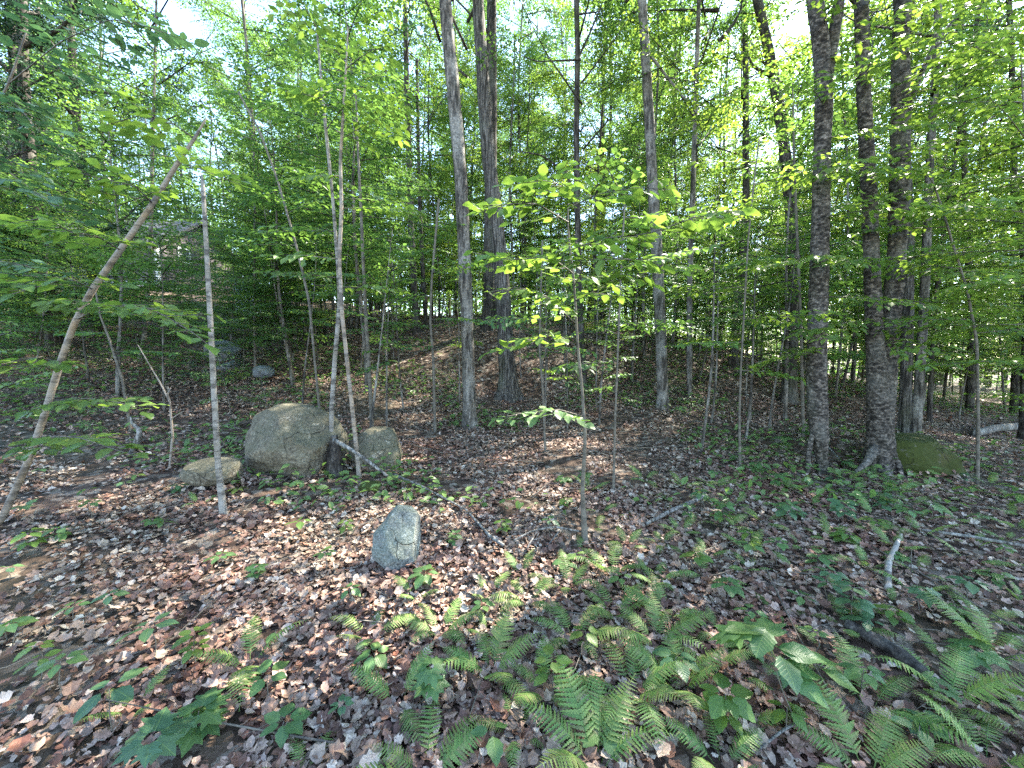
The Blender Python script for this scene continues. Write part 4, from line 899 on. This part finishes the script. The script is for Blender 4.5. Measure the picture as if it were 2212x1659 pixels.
for X, d, v, w in [(1010, 22, CAN[3], 'pale'), (1130, 19, CAN[0], 'fluted'), (1190, 25, CAN[2], 'centre'), (1300, 21, CAN[3], 'slender dark'), (1370, 26, CAN[0], 'lichen spotted'), (930, 24, CAN[2], 'crest'), (1460, 23, CAN[0], 'thin grey'), (640, 20, CAN[2], 'paired pale')]:
    p = pt(X, 700, d); place(v, 'tree', 'leafy backdrop tree showing its crown above and behind the %s trunk' % w, 'tree', (p[0], p[1], h1(p[0], p[1])), None, X, 1.05)
for X, d, v in [(30, 14, DARK), (200, 13, DARK), (105, 10.5, DARK), (-60, 9, DARK), (250, 17, CAN[0]), (560, 9.5, POLE[1]), (620, 8.5, UND[0])]:
    p = pt(X, 700, d)
    place(v, 'tree', ('dark evergreen standing whole at the upper left' if X == 105 else 'dark evergreen half behind the leaning stem' if X == 200 else 'dark evergreen at left, farther than its neighbours') if v is DARK and X > 0 else 'dark evergreen cut by the upper left corner' if v is DARK else
          'tree by the bright sky opening at left, %s' % ('broad crowned' if X == 250 else 'slim stemmed' if X == 560 else 'lower branched'), 'tree', (p[0], p[1], h1(p[0], p[1])), None, X, 1.0)
for X, d, v, sc_, w in [(-40, 8.5, 0, .8, 'leftmost'), (70, 11, 2, .75, 'second from the left'), (175, 8.0, 3, .95, 'nearest, middle'), (235, 13, 5, .8, 'fourth from the left'), (300, 16, 1, .8, 'below the corner of the house'), (395, 13, 1, .9, 'before its end wall, nearer'), (500, 12, 3, .9, 'before the shed'), (420, 17, 3, .8, 'before the end wall of the house')]:
    p = pt(X, 700, d); place(UND[v], 'understory_tree', 'leafy young tree veiling the house, ' + w, 'young tree', (p[0], p[1], h1(p[0], p[1])), None, X, sc_)
# shade trees that stand just outside the frame on the sun's side
for x, y, v, s in [(9.5, 4.0, 3, 1.0), (12.5, 7.0, 0, 1.0), (15, 5, 1, 1.05), (7.5, 2.2, 2, 1.0), (17, 9, 4, 1.1)]:
    place(THIN[v], 'tree', 'tree of the same wood just outside the picture', 'tree', (x, y, h1(x, y)), 'trees just outside the picture', x * 7, s)

# far wood as one mass
rw = np.random.default_rng(5)
n = 80000
d = 46 + 40 * rw.random(n); a = R(66) * (2 * rw.random(n) - 1); x = d * np.sin(a); y = d * np.cos(a)
z = H(x, y) + 17 * rw.random(n) ** .9 * (.75 + .25 * np.sin(x * .9) * np.sin(y * .7)) + .2
V, f = leaf_geo(np.c_[x, y, z], rw.normal(0, 1, (n, 3)), rw.normal(0, .6, (n, 3)) + [0, 0, 1], .38 + .25 * rw.random(n), LEAF2)
tr = []
for i in range(160):
    dd = 46 + 36 * rw.random(); aa = R(64) * (2 * rw.random() - 1); xx, yy = dd * math.sin(aa), dd * math.cos(aa); hz_ = h1(xx, yy)
    tr.append(tube([(xx, yy, hz_ - .3), (xx + rw.normal(0, .3), yy, hz_ + 15)], [.16 + .1 * rw.random(), .06], 5, 4))
Vt, ft = join(tr)
m = mesh_np('distant_wood', np.r_[V, Vt], [f] + [q_ + len(V) for q_ in ft], M['leaf_canopy'], False); m.materials.append(M['bark_dark'])
mi = np.zeros(len(m.polygons), np.int32); mi[len(f):] = 1; m.polygons.foreach_set('material_index', mi)
kind(link('distant_wood', m), 'stuff')

# ------------------------------------------------------------------ ferns
_pv = [(0, 0, 0)]; _pf = []
for _i in range(11):
    _v = _i / 10.0; _w = .135 * (1 - .80 * _v ** 1.3) * (1.0 if _i % 2 == 0 else .52)
    _pv += [(0, _v, -.10 * _v * _v), (_w, min(1, _v + .03), .02 - .10 * _v * _v), (-_w, min(1, _v + .03), .02 - .10 * _v * _v)]
for _i in range(10):
    _a, _b = 1 + 3 * _i, 4 + 3 * _i; _pf += [(_a, _a + 1, _b + 1, _b), (_a, _b, _b + 2, _a + 2)]
PINNA = (np.array(_pv), np.array(_pf))
def frond(seed, L=1.0, n=17, wid=.2, arch=.5, pin=7):
    g = np.random.default_rng(seed); P = []; A = []; N = []; Sz = []
    s = np.linspace(0, 1, 30); th = R(60) - arch * 2.3 * s ** 1.1
    xs = np.r_[0, np.cumsum(np.cos(th))[:-1]] / 30 * L; zs = np.r_[0, np.cumsum(np.sin(th))[:-1]] / 30 * L
    for i in range(n):
        u = .2 + .79 * i / (n - 1); w = wid * L * (math.sin(math.pi * min(1, (u - .2) / .8 * .9 + .16)) ** .75) * (1 - .25 * u) + .012
        o = np.array([np.interp(u, s, xs), 0, np.interp(u, s, zs)]); t_ = np.interp(u, s, th)
        fw = np.array([math.cos(t_), 0, math.sin(t_)]); up = np.array([-math.sin(t_), 0, math.cos(t_)])
        for sd in (-1, 1):
            dv = unit(fw * .38 + np.array([0, sd, 0]) - up * .18 + g.normal(0, .05, 3))
            fw2 = unit(np.cross(up, dv)) * (-sd)
            P.append(o); A.append(dv); N.append(up + g.normal(0, .08, 3)); Sz.append(w)
    V, f = leaf_geo(np.array(P), np.array(A), np.array(N), np.array(Sz), PINNA)
    tv, tq, tc = tube(np.c_[xs, xs * 0, zs], np.linspace(.006, .0015, 30), 4, .06)
    return mesh_np('frond', np.r_[V, tv], [f, tq + len(V), tc + len(V)], M['fern'], False)
FR = [frond(1, 1, 20, .19, .50), frond(2, 1, 19, .17, .62), frond(3, 1, 21, .20, .40), frond(4, 1, 18, .16, .75)]
fernspots = []
def fern(p, s, n, label, group=None, az0=None, spread=6.28):
    o = thing('fern', label, 'fern', (p[0], p[1], p[2] - .01), group)
    az0 = rg.random() * 6.28 if az0 is None else az0
    for i in range(n):
        az = az0 + spread * (i + .5) / n - (spread / 2 if spread < 6 else 0) + rg.normal(0, .2)
        link('frond', FR[rg.integers(4)], o, (.02 * math.cos(az), .02 * math.sin(az), 0), (rg.normal(0, .12), rg.normal(.05, .15), az), s * (.75 + .4 * rg.random()))
    fernspots.append(p); return o
FERN = [(920,1690,.36,7,'broad fern at the bottom edge left of the centre',None), (1290,1672,.42,9,'largest fern clump, at the bottom edge right of the centre',None),
 (650,1695,.26,5,'small fern cut by the bottom edge, left of the broad fern',None), (540,1445,.42,4,'sunlit fern with one tall upright frond at the lower left',None),
 (800,1382,.30,5,'yellow green fern below the upright speckled stone',None), (1055,1292,.26,4,'small bright fern between the speckled stone and the dark hollow',None),
 (1142,1305,.34,6,'fern in front of the dark hollow',None), (1226,1272,.30,5,'fern just below the foot of the centre sapling',None),
 (1322,1242,.36,7,'bushy fern right of the foot of the centre sapling',None), (1415,1262,.30,5,'fern right of the bushy fern below the dark forked branch',None),
 (1060,1462,.36,7,'spreading fern in the middle of the near foreground',None), (950,1372,.30,6,'fern left above the spreading fern of the near foreground',None),
 (1240,1382,.34,6,'fern right above the spreading fern of the near foreground',None), (1330,1330,.32,6,'fern in the green band right of centre, upper part',None),
 (1420,1392,.36,7,'fern in the green band right of centre, beside the broad leaved plant',None), (1365,1502,.38,7,'fern directly above the largest fern clump',None),
 (1470,1492,.34,6,'fern at the left foot of the broad leaved plant',None), (1180,1500,.28,5,'low fern between the spreading fern and the largest clump',None),
 (1880,1530,.34,5,'fern below the dark fallen log',None), (2050,1520,.36,6,'fern right of the end of the dark fallen log',None),
 (2150,1420,.36,6,'bluish fern at the right edge above the log',None), (1880,1690,.34,7,'fern cut by the bottom edge at the lower right',None),
 (2130,1650,.34,8,'fern in the bottom right corner',None), (1560,1660,.30,6,'fern at the bottom edge beside the stalk of the broad leaved plant',None),
 (900,1290,.22,4,'small fern directly below the speckled stone',None), (290,1540,.22,4,'small pale fern beside the dark leaved seedlings at lower left',None),
 (430,1090,.2,4,'tiny fern left of the foot of the snapped stem',None), (1890,1030,.3,6,'fern at the roots of the twin stemmed tree',None),
 (1700,1060,.3,6,'fern below the hollow foot of the stout scaly trunk',None), (1830,1040,.28,6,'fern between the stout trunk and the twin stemmed tree',None)]
for X, Y, s, n_, lb, az in FERN: fern(hit(X, Y), s, n_, lb, None, az)
k = 0
for _ in range(4000):
    if k >= 75: break
    X = rg.uniform(600, 2230); Y = rg.uniform(1040, 1600)
    wgt = 1.0 if X > 1250 else .5 if X > 850 and Y > 1230 else .0
    if X > 1950 and Y > 1150: wgt *= .6
    if rg.random() > wgt: continue
    p = hit(X, Y)
    if min(np.linalg.norm(p[:2] - q_[:2]) for q_ in fernspots) < .20 + .03 * p[1]: continue
    fern(p, rg.uniform(.16, .33), int(rg.integers(2, 6)), 'small fern in the leaf litter ' + rel(p), 'small ferns scattered over the leaf litter'); k += 1

# ------------------------------------------------------------------ low leafy plants
def whorl(o, base, top, n, leaf, meshes, r=.003, pairs=1, mat='bark_twig'):
    """a stalk with one or more rings of leaves; base and top in the plant's own frame"""
    base = np.array(base, float); top = np.array(top, float)
    bend = (base + top) / 2 + np.array([rg.normal(0, .02), rg.normal(0, .02), .02])
    link('stem', tube_mesh('stem', [tube([base, bend, top], [r, r * .8, r * .5], 5, .03)], M[mat]), o)
    for q_ in range(pairs):
        f = 1 - .34 * q_; p = base + (top - base) * f; a0 = rg.random() * 6.28
        for i in range(n):
            a = a0 + 6.283 * i / n + rg.normal(0, .15)
            pp = p + np.array([math.cos(a), math.sin(a), 0]) * leaf * .22
            put_leaf(o, meshes[rg.integers(len(meshes))], pp, a, rg.normal(-.12, .16), rg.normal(0, .15), leaf * .84 * (.7 + .45 * rg.random()))
def plant(X, Y, h, n, leaf, meshes, label, pairs=1, group=None, lean=(0, 0), name='seedling', cat='seedling'):
    p = hit(X, Y); o = thing(name, label, cat, p, group); whorl(o, (0, 0, -.02), (lean[0], lean[1], h), n, leaf, meshes, pairs=pairs); return o
LB, LL, LN, MB, ML = LEAF['blue'], LEAF['low'], LEAF['near'], MAPLE['blue'], MAPLE['low']
plant(330,1440,.22,5,.12,LB,'dark green seedling, uppermost of the three at the lower left',1)
plant(245,1590,.22,4,.13,LB,'dark green seedling, middle one of the three at the lower left',1)
plant(335,1700,.20,6,.13,MB,'dark green lobed seedling at the bottom edge, lowest of the three at the lower left',1)
plant(160,1345,.10,5,.09,LL,'flat green seedling above the dark trio at the left',1)
plant(192,1118,.26,3,.09,LN,'upright pale stalked seedling in the sun patch at left',2)
plant(70,1200,.18,6,.11,LN,'yellow green seedling at the left edge under the leaning stem',2)
plant(330,1150,.12,5,.09,LN,'low bright seedling left of the foot of the snapped stem',1)
plant(20,1390,.10,4,.10,LL,'green leaves at the left edge above the dark trio',1)
plant(600,1385,.06,1,.10,LL,'single heart shaped leaf beside the fern with the tall frond',1)
plant(1065,1640,.12,3,.10,LL,'bright broad leaves at the bottom edge between the two big ferns',1)
plant(740,1580,.12,7,.06,LB,'small bluish rosette near the bottom left of centre',1)
plant(1262,1040,.10,8,.11,LL,'sunlit seedling around the foot of the centre sapling',1)
plant(1545,1040,.12,5,.09,LL,'pale sunlit seedling right of the sun patch',1)
o = plant(1745,1615,.42,0,.1,LL,'tall broad leaved plant with big pale green leaves at the lower right',1,None,(-.12,.12),'hobblebush','shrub')
for i, (dx, dy, dz, a, s) in enumerate([(-.12,.12,.42,3.0,.17),(-.12,.12,.41,2.2,.16),(-.12,.12,.43,3.9,.15),(-.10,.12,.40,1.2,.15),(-.08,.10,.36,.3,.16),(-.08,.10,.36,-.5,.17),
        (-.06,.08,.30,-.2,.16),(-.05,.06,.27,5.4,.15),(-.20,.14,.42,3.3,.15),(-.24,.12,.41,2.8,.13),(.04,.08,.33,.1,.15),(.08,.05,.30,-.6,.14),(-.10,.05,.36,4.6,.14)]):
    put_leaf(o, (LL + ML)[i % 5], (dx, dy, dz), a, rg.normal(-.15, .15), rg.normal(0, .15), s)
for X, Y, h_, n_, lf, ms, lb, pr in [
 (1840,1345,.22,6,.10,LB,'bushy blue green plant above the dark fallen log, nearer one',3),(1790,1300,.2,5,.10,LB,'bushy blue green plant above the dark fallen log, farther one',2),
 (1570,1310,.15,7,.11,LL,'pale green rosette above the tall broad leaved plant',1),(1990,1330,.16,6,.10,MB,'blue green lobed plant right of the bent birch branch',1),
 (1960,1150,.2,6,.11,LL,'broad leaves at the upper end of the bent birch branch',1),(1750,960,.3,7,.15,ML,'bright layered shrub leaves before the foot of the stout scaly trunk',2),
 (1690,985,.28,6,.14,ML,'bright layered shrub left of the stout scaly trunk',2),(1640,1035,.2,6,.12,LL,'green shrub in the low greenery left of the stout scaly trunk',2),
 (1560,1130,.18,6,.11,LL,'leafy seedling right of the dark forked branch',2),(1700,1130,.18,6,.12,LB,'leafy seedling below the hollow footed trunk',2),
 (1820,1130,.18,6,.12,LB,'leafy seedling below the mound of the twin stemmed tree',2),(1900,1100,.16,6,.11,LB,'leafy seedling under the mossy boulder',2),
 (1620,1220,.16,5,.11,LL,'leafy seedling above the pale green rosette',1),(2090,1300,.14,6,.11,LB,'flat blue green seedling near the right edge',1),
 (1980,1640,.14,5,.11,LL,'seedling in the lower right among the ferns',1),(1700,1500,.14,5,.10,MB,'lobed seedling under the tall broad leaved plant',1)]:
    plant(X, Y, h_, n_, lf, ms, lb, pr)
def seed_kind(p):
    i = int(rg.integers(5)); m = int(rg.integers(1, 3))
    return [LL, LB, LL, ML, LN][i], '%s %sseedling %s' % (('plain green', 'bluish green', 'plain green', 'lobed leaved', 'yellowish')[i], 'two tiered ' if m == 2 else '', rel(p)), m
k = 0; spots = []
for _ in range(5000):
    if k >= 120: break
    X = rg.uniform(-20, 2240); Y = rg.uniform(850, 1620)
    wgt = (.9 if X > 1450 else .25 if X > 800 else .35) * (1 if Y < 1250 else .55)
    if 900 < X < 1250 and Y < 1050: wgt = .12
    if rg.random() > wgt: continue
    p = hit(X, Y)
    if p[1] > 11 or any(np.linalg.norm(p[:2] - s_[:2]) < .16 + .03 * p[1] for s_ in spots): continue
    spots.append(p); k += 1
    zn = 'right of the centre sapling' if X > 1264 else 'between the centre sapling and the snapped stem' if X > 480 else 'left of the snapped stem'
    plant(X, Y, rg.uniform(.06, .2), int(rg.integers(4, 7)), rg.uniform(.07, .12), *seed_kind(p), 'little seedlings ' + zn)

# ------------------------------------------------------------------ ground cover and leaf litter
def wedge(rng, n, d0, d1, amax=60, p=1.0):
    d = (d0 ** p + (d1 ** p - d0 ** p) * rng.random(n)) ** (1 / p); a = R(amax) * (2 * rng.random(n) - 1)
    return d * np.tan(np.clip(a, -1.05, 1.05)), d
rc = np.random.default_rng(21)
n = 40000
x, y = wedge(rc, n, 3.6, 22, 59, 1.4)
dens = fbm(np.c_[x * .55, y * .55, x * 0 + 4], 3, 3); X = CX + F * x / y
want = np.where(X > 1350, .44, np.where(X < 700, np.where(y > 5.5, .36, .46), .55)); kp = dens > want + .05 * rc.normal(0, 1, n) * .6
x, y = x[kp], y[kp]; n = len(x)
z = H(x, y) + .03 + .22 * rc.random(n) ** 1.6
V, f = leaf_geo(np.c_[x, y, z], np.c_[rc.normal(0, 1, n), rc.normal(0, 1, n), rc.normal(-.1, .25, n)], np.c_[rc.normal(0, .3, n), rc.normal(0, .3, n), np.ones(n)], .06 + .05 * rc.random(n) + .002 * y, LEAF4)
kind(link('ground_cover', mesh_np('ground_cover', V, [f], M['leaf_low'], False)), 'stuff')

def litter_tm(seed, kind_):
    g = np.random.default_rng(seed)
    if kind_ == 0: pts = [(0, 0), (.2, .15), (.3, .4), (.25, .68), (0, 1), (-.25, .68), (-.3, .4), (-.2, .15)]
    elif kind_ == 1: pts = [(0, 0), (.3, .05), (.44, .3), (.38, .4), (.46, .66), (.24, .7), (0, 1), (-.25, .68), (-.46, .62), (-.36, .42), (-.42, .3), (-.3, .05)]
    else: pts = [(0, 0), (.12, .2), (.3, .25), (.16, .42), (.34, .55), (.18, .66), (.22, .82), (0, 1), (-.22, .82), (-.18, .66), (-.34, .55), (-.16, .42), (-.3, .25), (-.12, .2)]
    cx_, cy_ = g.uniform(.3, 1.7) * g.choice([-1, 1]), g.uniform(-.9, .9)
    V = [(0, .5, cy_ * .0)] + [(x, y, cx_ * x * x * .8 + cy_ * (y - .5) ** 2 * .8 + g.normal(0, .035)) for x, y in pts]
    n = len(pts); return np.array(V), np.array([(0, 1 + i, 1 + (i + 1) % n) for i in range(n)])
LT = [litter_tm(i, i % 3) for i in range(9)]
rl = np.random.default_rng(33)
def litter(n, d0, d1, smin, smax, tms, p, tilt):
    parts = []; off = 0; Vs = []; Fs = {3: []}
    x, y = wedge(rl, n, d0, d1, 58, p)
    kp = fbm(np.c_[x * 1.6, y * 1.6, x * 0 + 9], 12, 4) > .30 + .10 * rl.random(n); x, y = x[kp], y[kp]; n = len(x)
    z = H(x, y); e = .05
    gxn = -(H(x + e, y) - z) / e; gyn = -(H(x, y + e) - z) / e
    clump = fbm(np.c_[x * 2.2, y * 2.2, x * 0], 8, 3)
    N = np.c_[gxn, gyn, np.ones(n)] + rl.normal(0, tilt, (n, 3)); A = rl.normal(0, 1, (n, 3)); A[:, 2] *= .15
    N = unit(N); A = A - (A * N).sum(1)[:, None] * N
    Sz = smin + (smax - smin) * rl.random(n) ** 1.4; zz = z + .004 + .05 * rl.random(n) * (clump + .2)
    w = rl.integers(0, len(tms), n); out = []; o = 0
    for i, tm in enumerate(tms):
        s = w == i
        V, f = leaf_geo(np.c_[x, y, zz][s], A[s], N[s], Sz[s], tm); Vs.append(V); out.append(f + o); o += len(V)
    return np.concatenate(Vs), np.concatenate(out)
ROCKS = [(o_.location[0], o_.location[1], max(o_.dimensions[0], .1) / 2, max(o_.dimensions[1], .1) / 2) for o_ in COL.objects if o_.get('category') == 'rock' and o_.location[1] < 7]
def drift():
    xs, ys, zs = [], [], []
    for cx_, cy_, a_, b_ in ROCKS:
        n = int(260 * max(.35, a_)); th = rl.random(n) * 6.283; e = 1.0 + .35 * rl.random(n) ** 2
        x = cx_ + np.cos(th) * a_ * e; y = cy_ + np.sin(th) * b_ * e
        xs.append(x); ys.append(y); zs.append(H(x, y) + .02 + .10 * np.clip(1.25 - e, 0, 1) + .02 * rl.random(n))
    x, y, z = np.concatenate(xs), np.concatenate(ys), np.concatenate(zs); n = len(x)
    N = unit(np.c_[rl.normal(0, .5, n), rl.normal(-.3, .5, n), np.ones(n)]); A = rl.normal(0, 1, (n, 3)); A = A - (A * N).sum(1)[:, None] * N
    return leaf_geo(np.c_[x, y, z], A, N, .035 + .045 * rl.random(n), LT[0])
bpy.context.view_layer.update()
V4, f4 = drift()
V1, f1 = litter(48000, .8, 4.6, .022, .072, LT, 1.5, .33)
V2, f2 = litter(50000, 4.2, 9.5, .035, .08, [LEAF4], 1.5, .45)
V3, f3 = litter(32000, 9.0, 22, .07, .14, [LEAF2], 1.4, .55)
Vl = np.concatenate([V1, V2, V3, V4]); fl = [f1, f2 + len(V1), f3 + len(V1) + len(V2), f4 + len(V1) + len(V2) + len(V3)]
lo = kind(link('leaf_litter', mesh_np('leaf_litter', Vl, fl, M['litter'], False)), 'stuff')
LM = [mesh_np('fallen_leaf', tm[0], [tm[1]], M['litter'], False) for tm in LT]
for i in range(300):                                             # the nearest fallen leaves, one by one
    for _ in range(40):
        X = rl.uniform(-20, 2230); Y = 1659 - 420 * rl.random() ** 1.6
        r_ = ray(X, Y); break
    p = pt(X, Y, 1.5 / (-(ray(X, Y)[2] / ray(X, Y)[1]))); zz = h1(p[0], p[1])
    o = bpy.data.objects.new('fallen_leaf', LM[rl.integers(9)]); COL.objects.link(o); o.parent = ground
    o.location = (p[0], p[1], zz + .028 + .012 * rl.random()); o.rotation_euler = (rl.normal(0, .3), rl.normal(0, .3), rl.random() * 6.28); s = rl.uniform(.04, .085); o.scale = (s, s, s)
# fine twigs in the litter
tw = []
for i in range(560):
    x, y = wedge(rl, 1, 1.0, 9, 56, 1.4); x, y = float(x[0]), float(y[0]); a = rl.random() * 6.28; big = i % 7 == 0; L = rl.uniform(.5, 1.3) if big else rl.uniform(.08, .45)
    p0 = np.array([x, y, h1(x, y) + .045]); x1, y1 = x + math.cos(a) * L, y + math.sin(a) * L; p1 = np.array([x1, y1, h1(x1, y1) + .045 + .04 * rl.random()])
    r0 = rl.uniform(.004, .008) if big else rl.uniform(.0012, .004); tw.append(tube([p0, (p0 + p1) / 2 + rl.normal(0, .012, 3), p1], [r0, r0 * .8, r0 * .5], 4, .12))
kind(link('twig_litter', tube_mesh('twig_litter', tw, M['bark_twig'])), 'stuff')
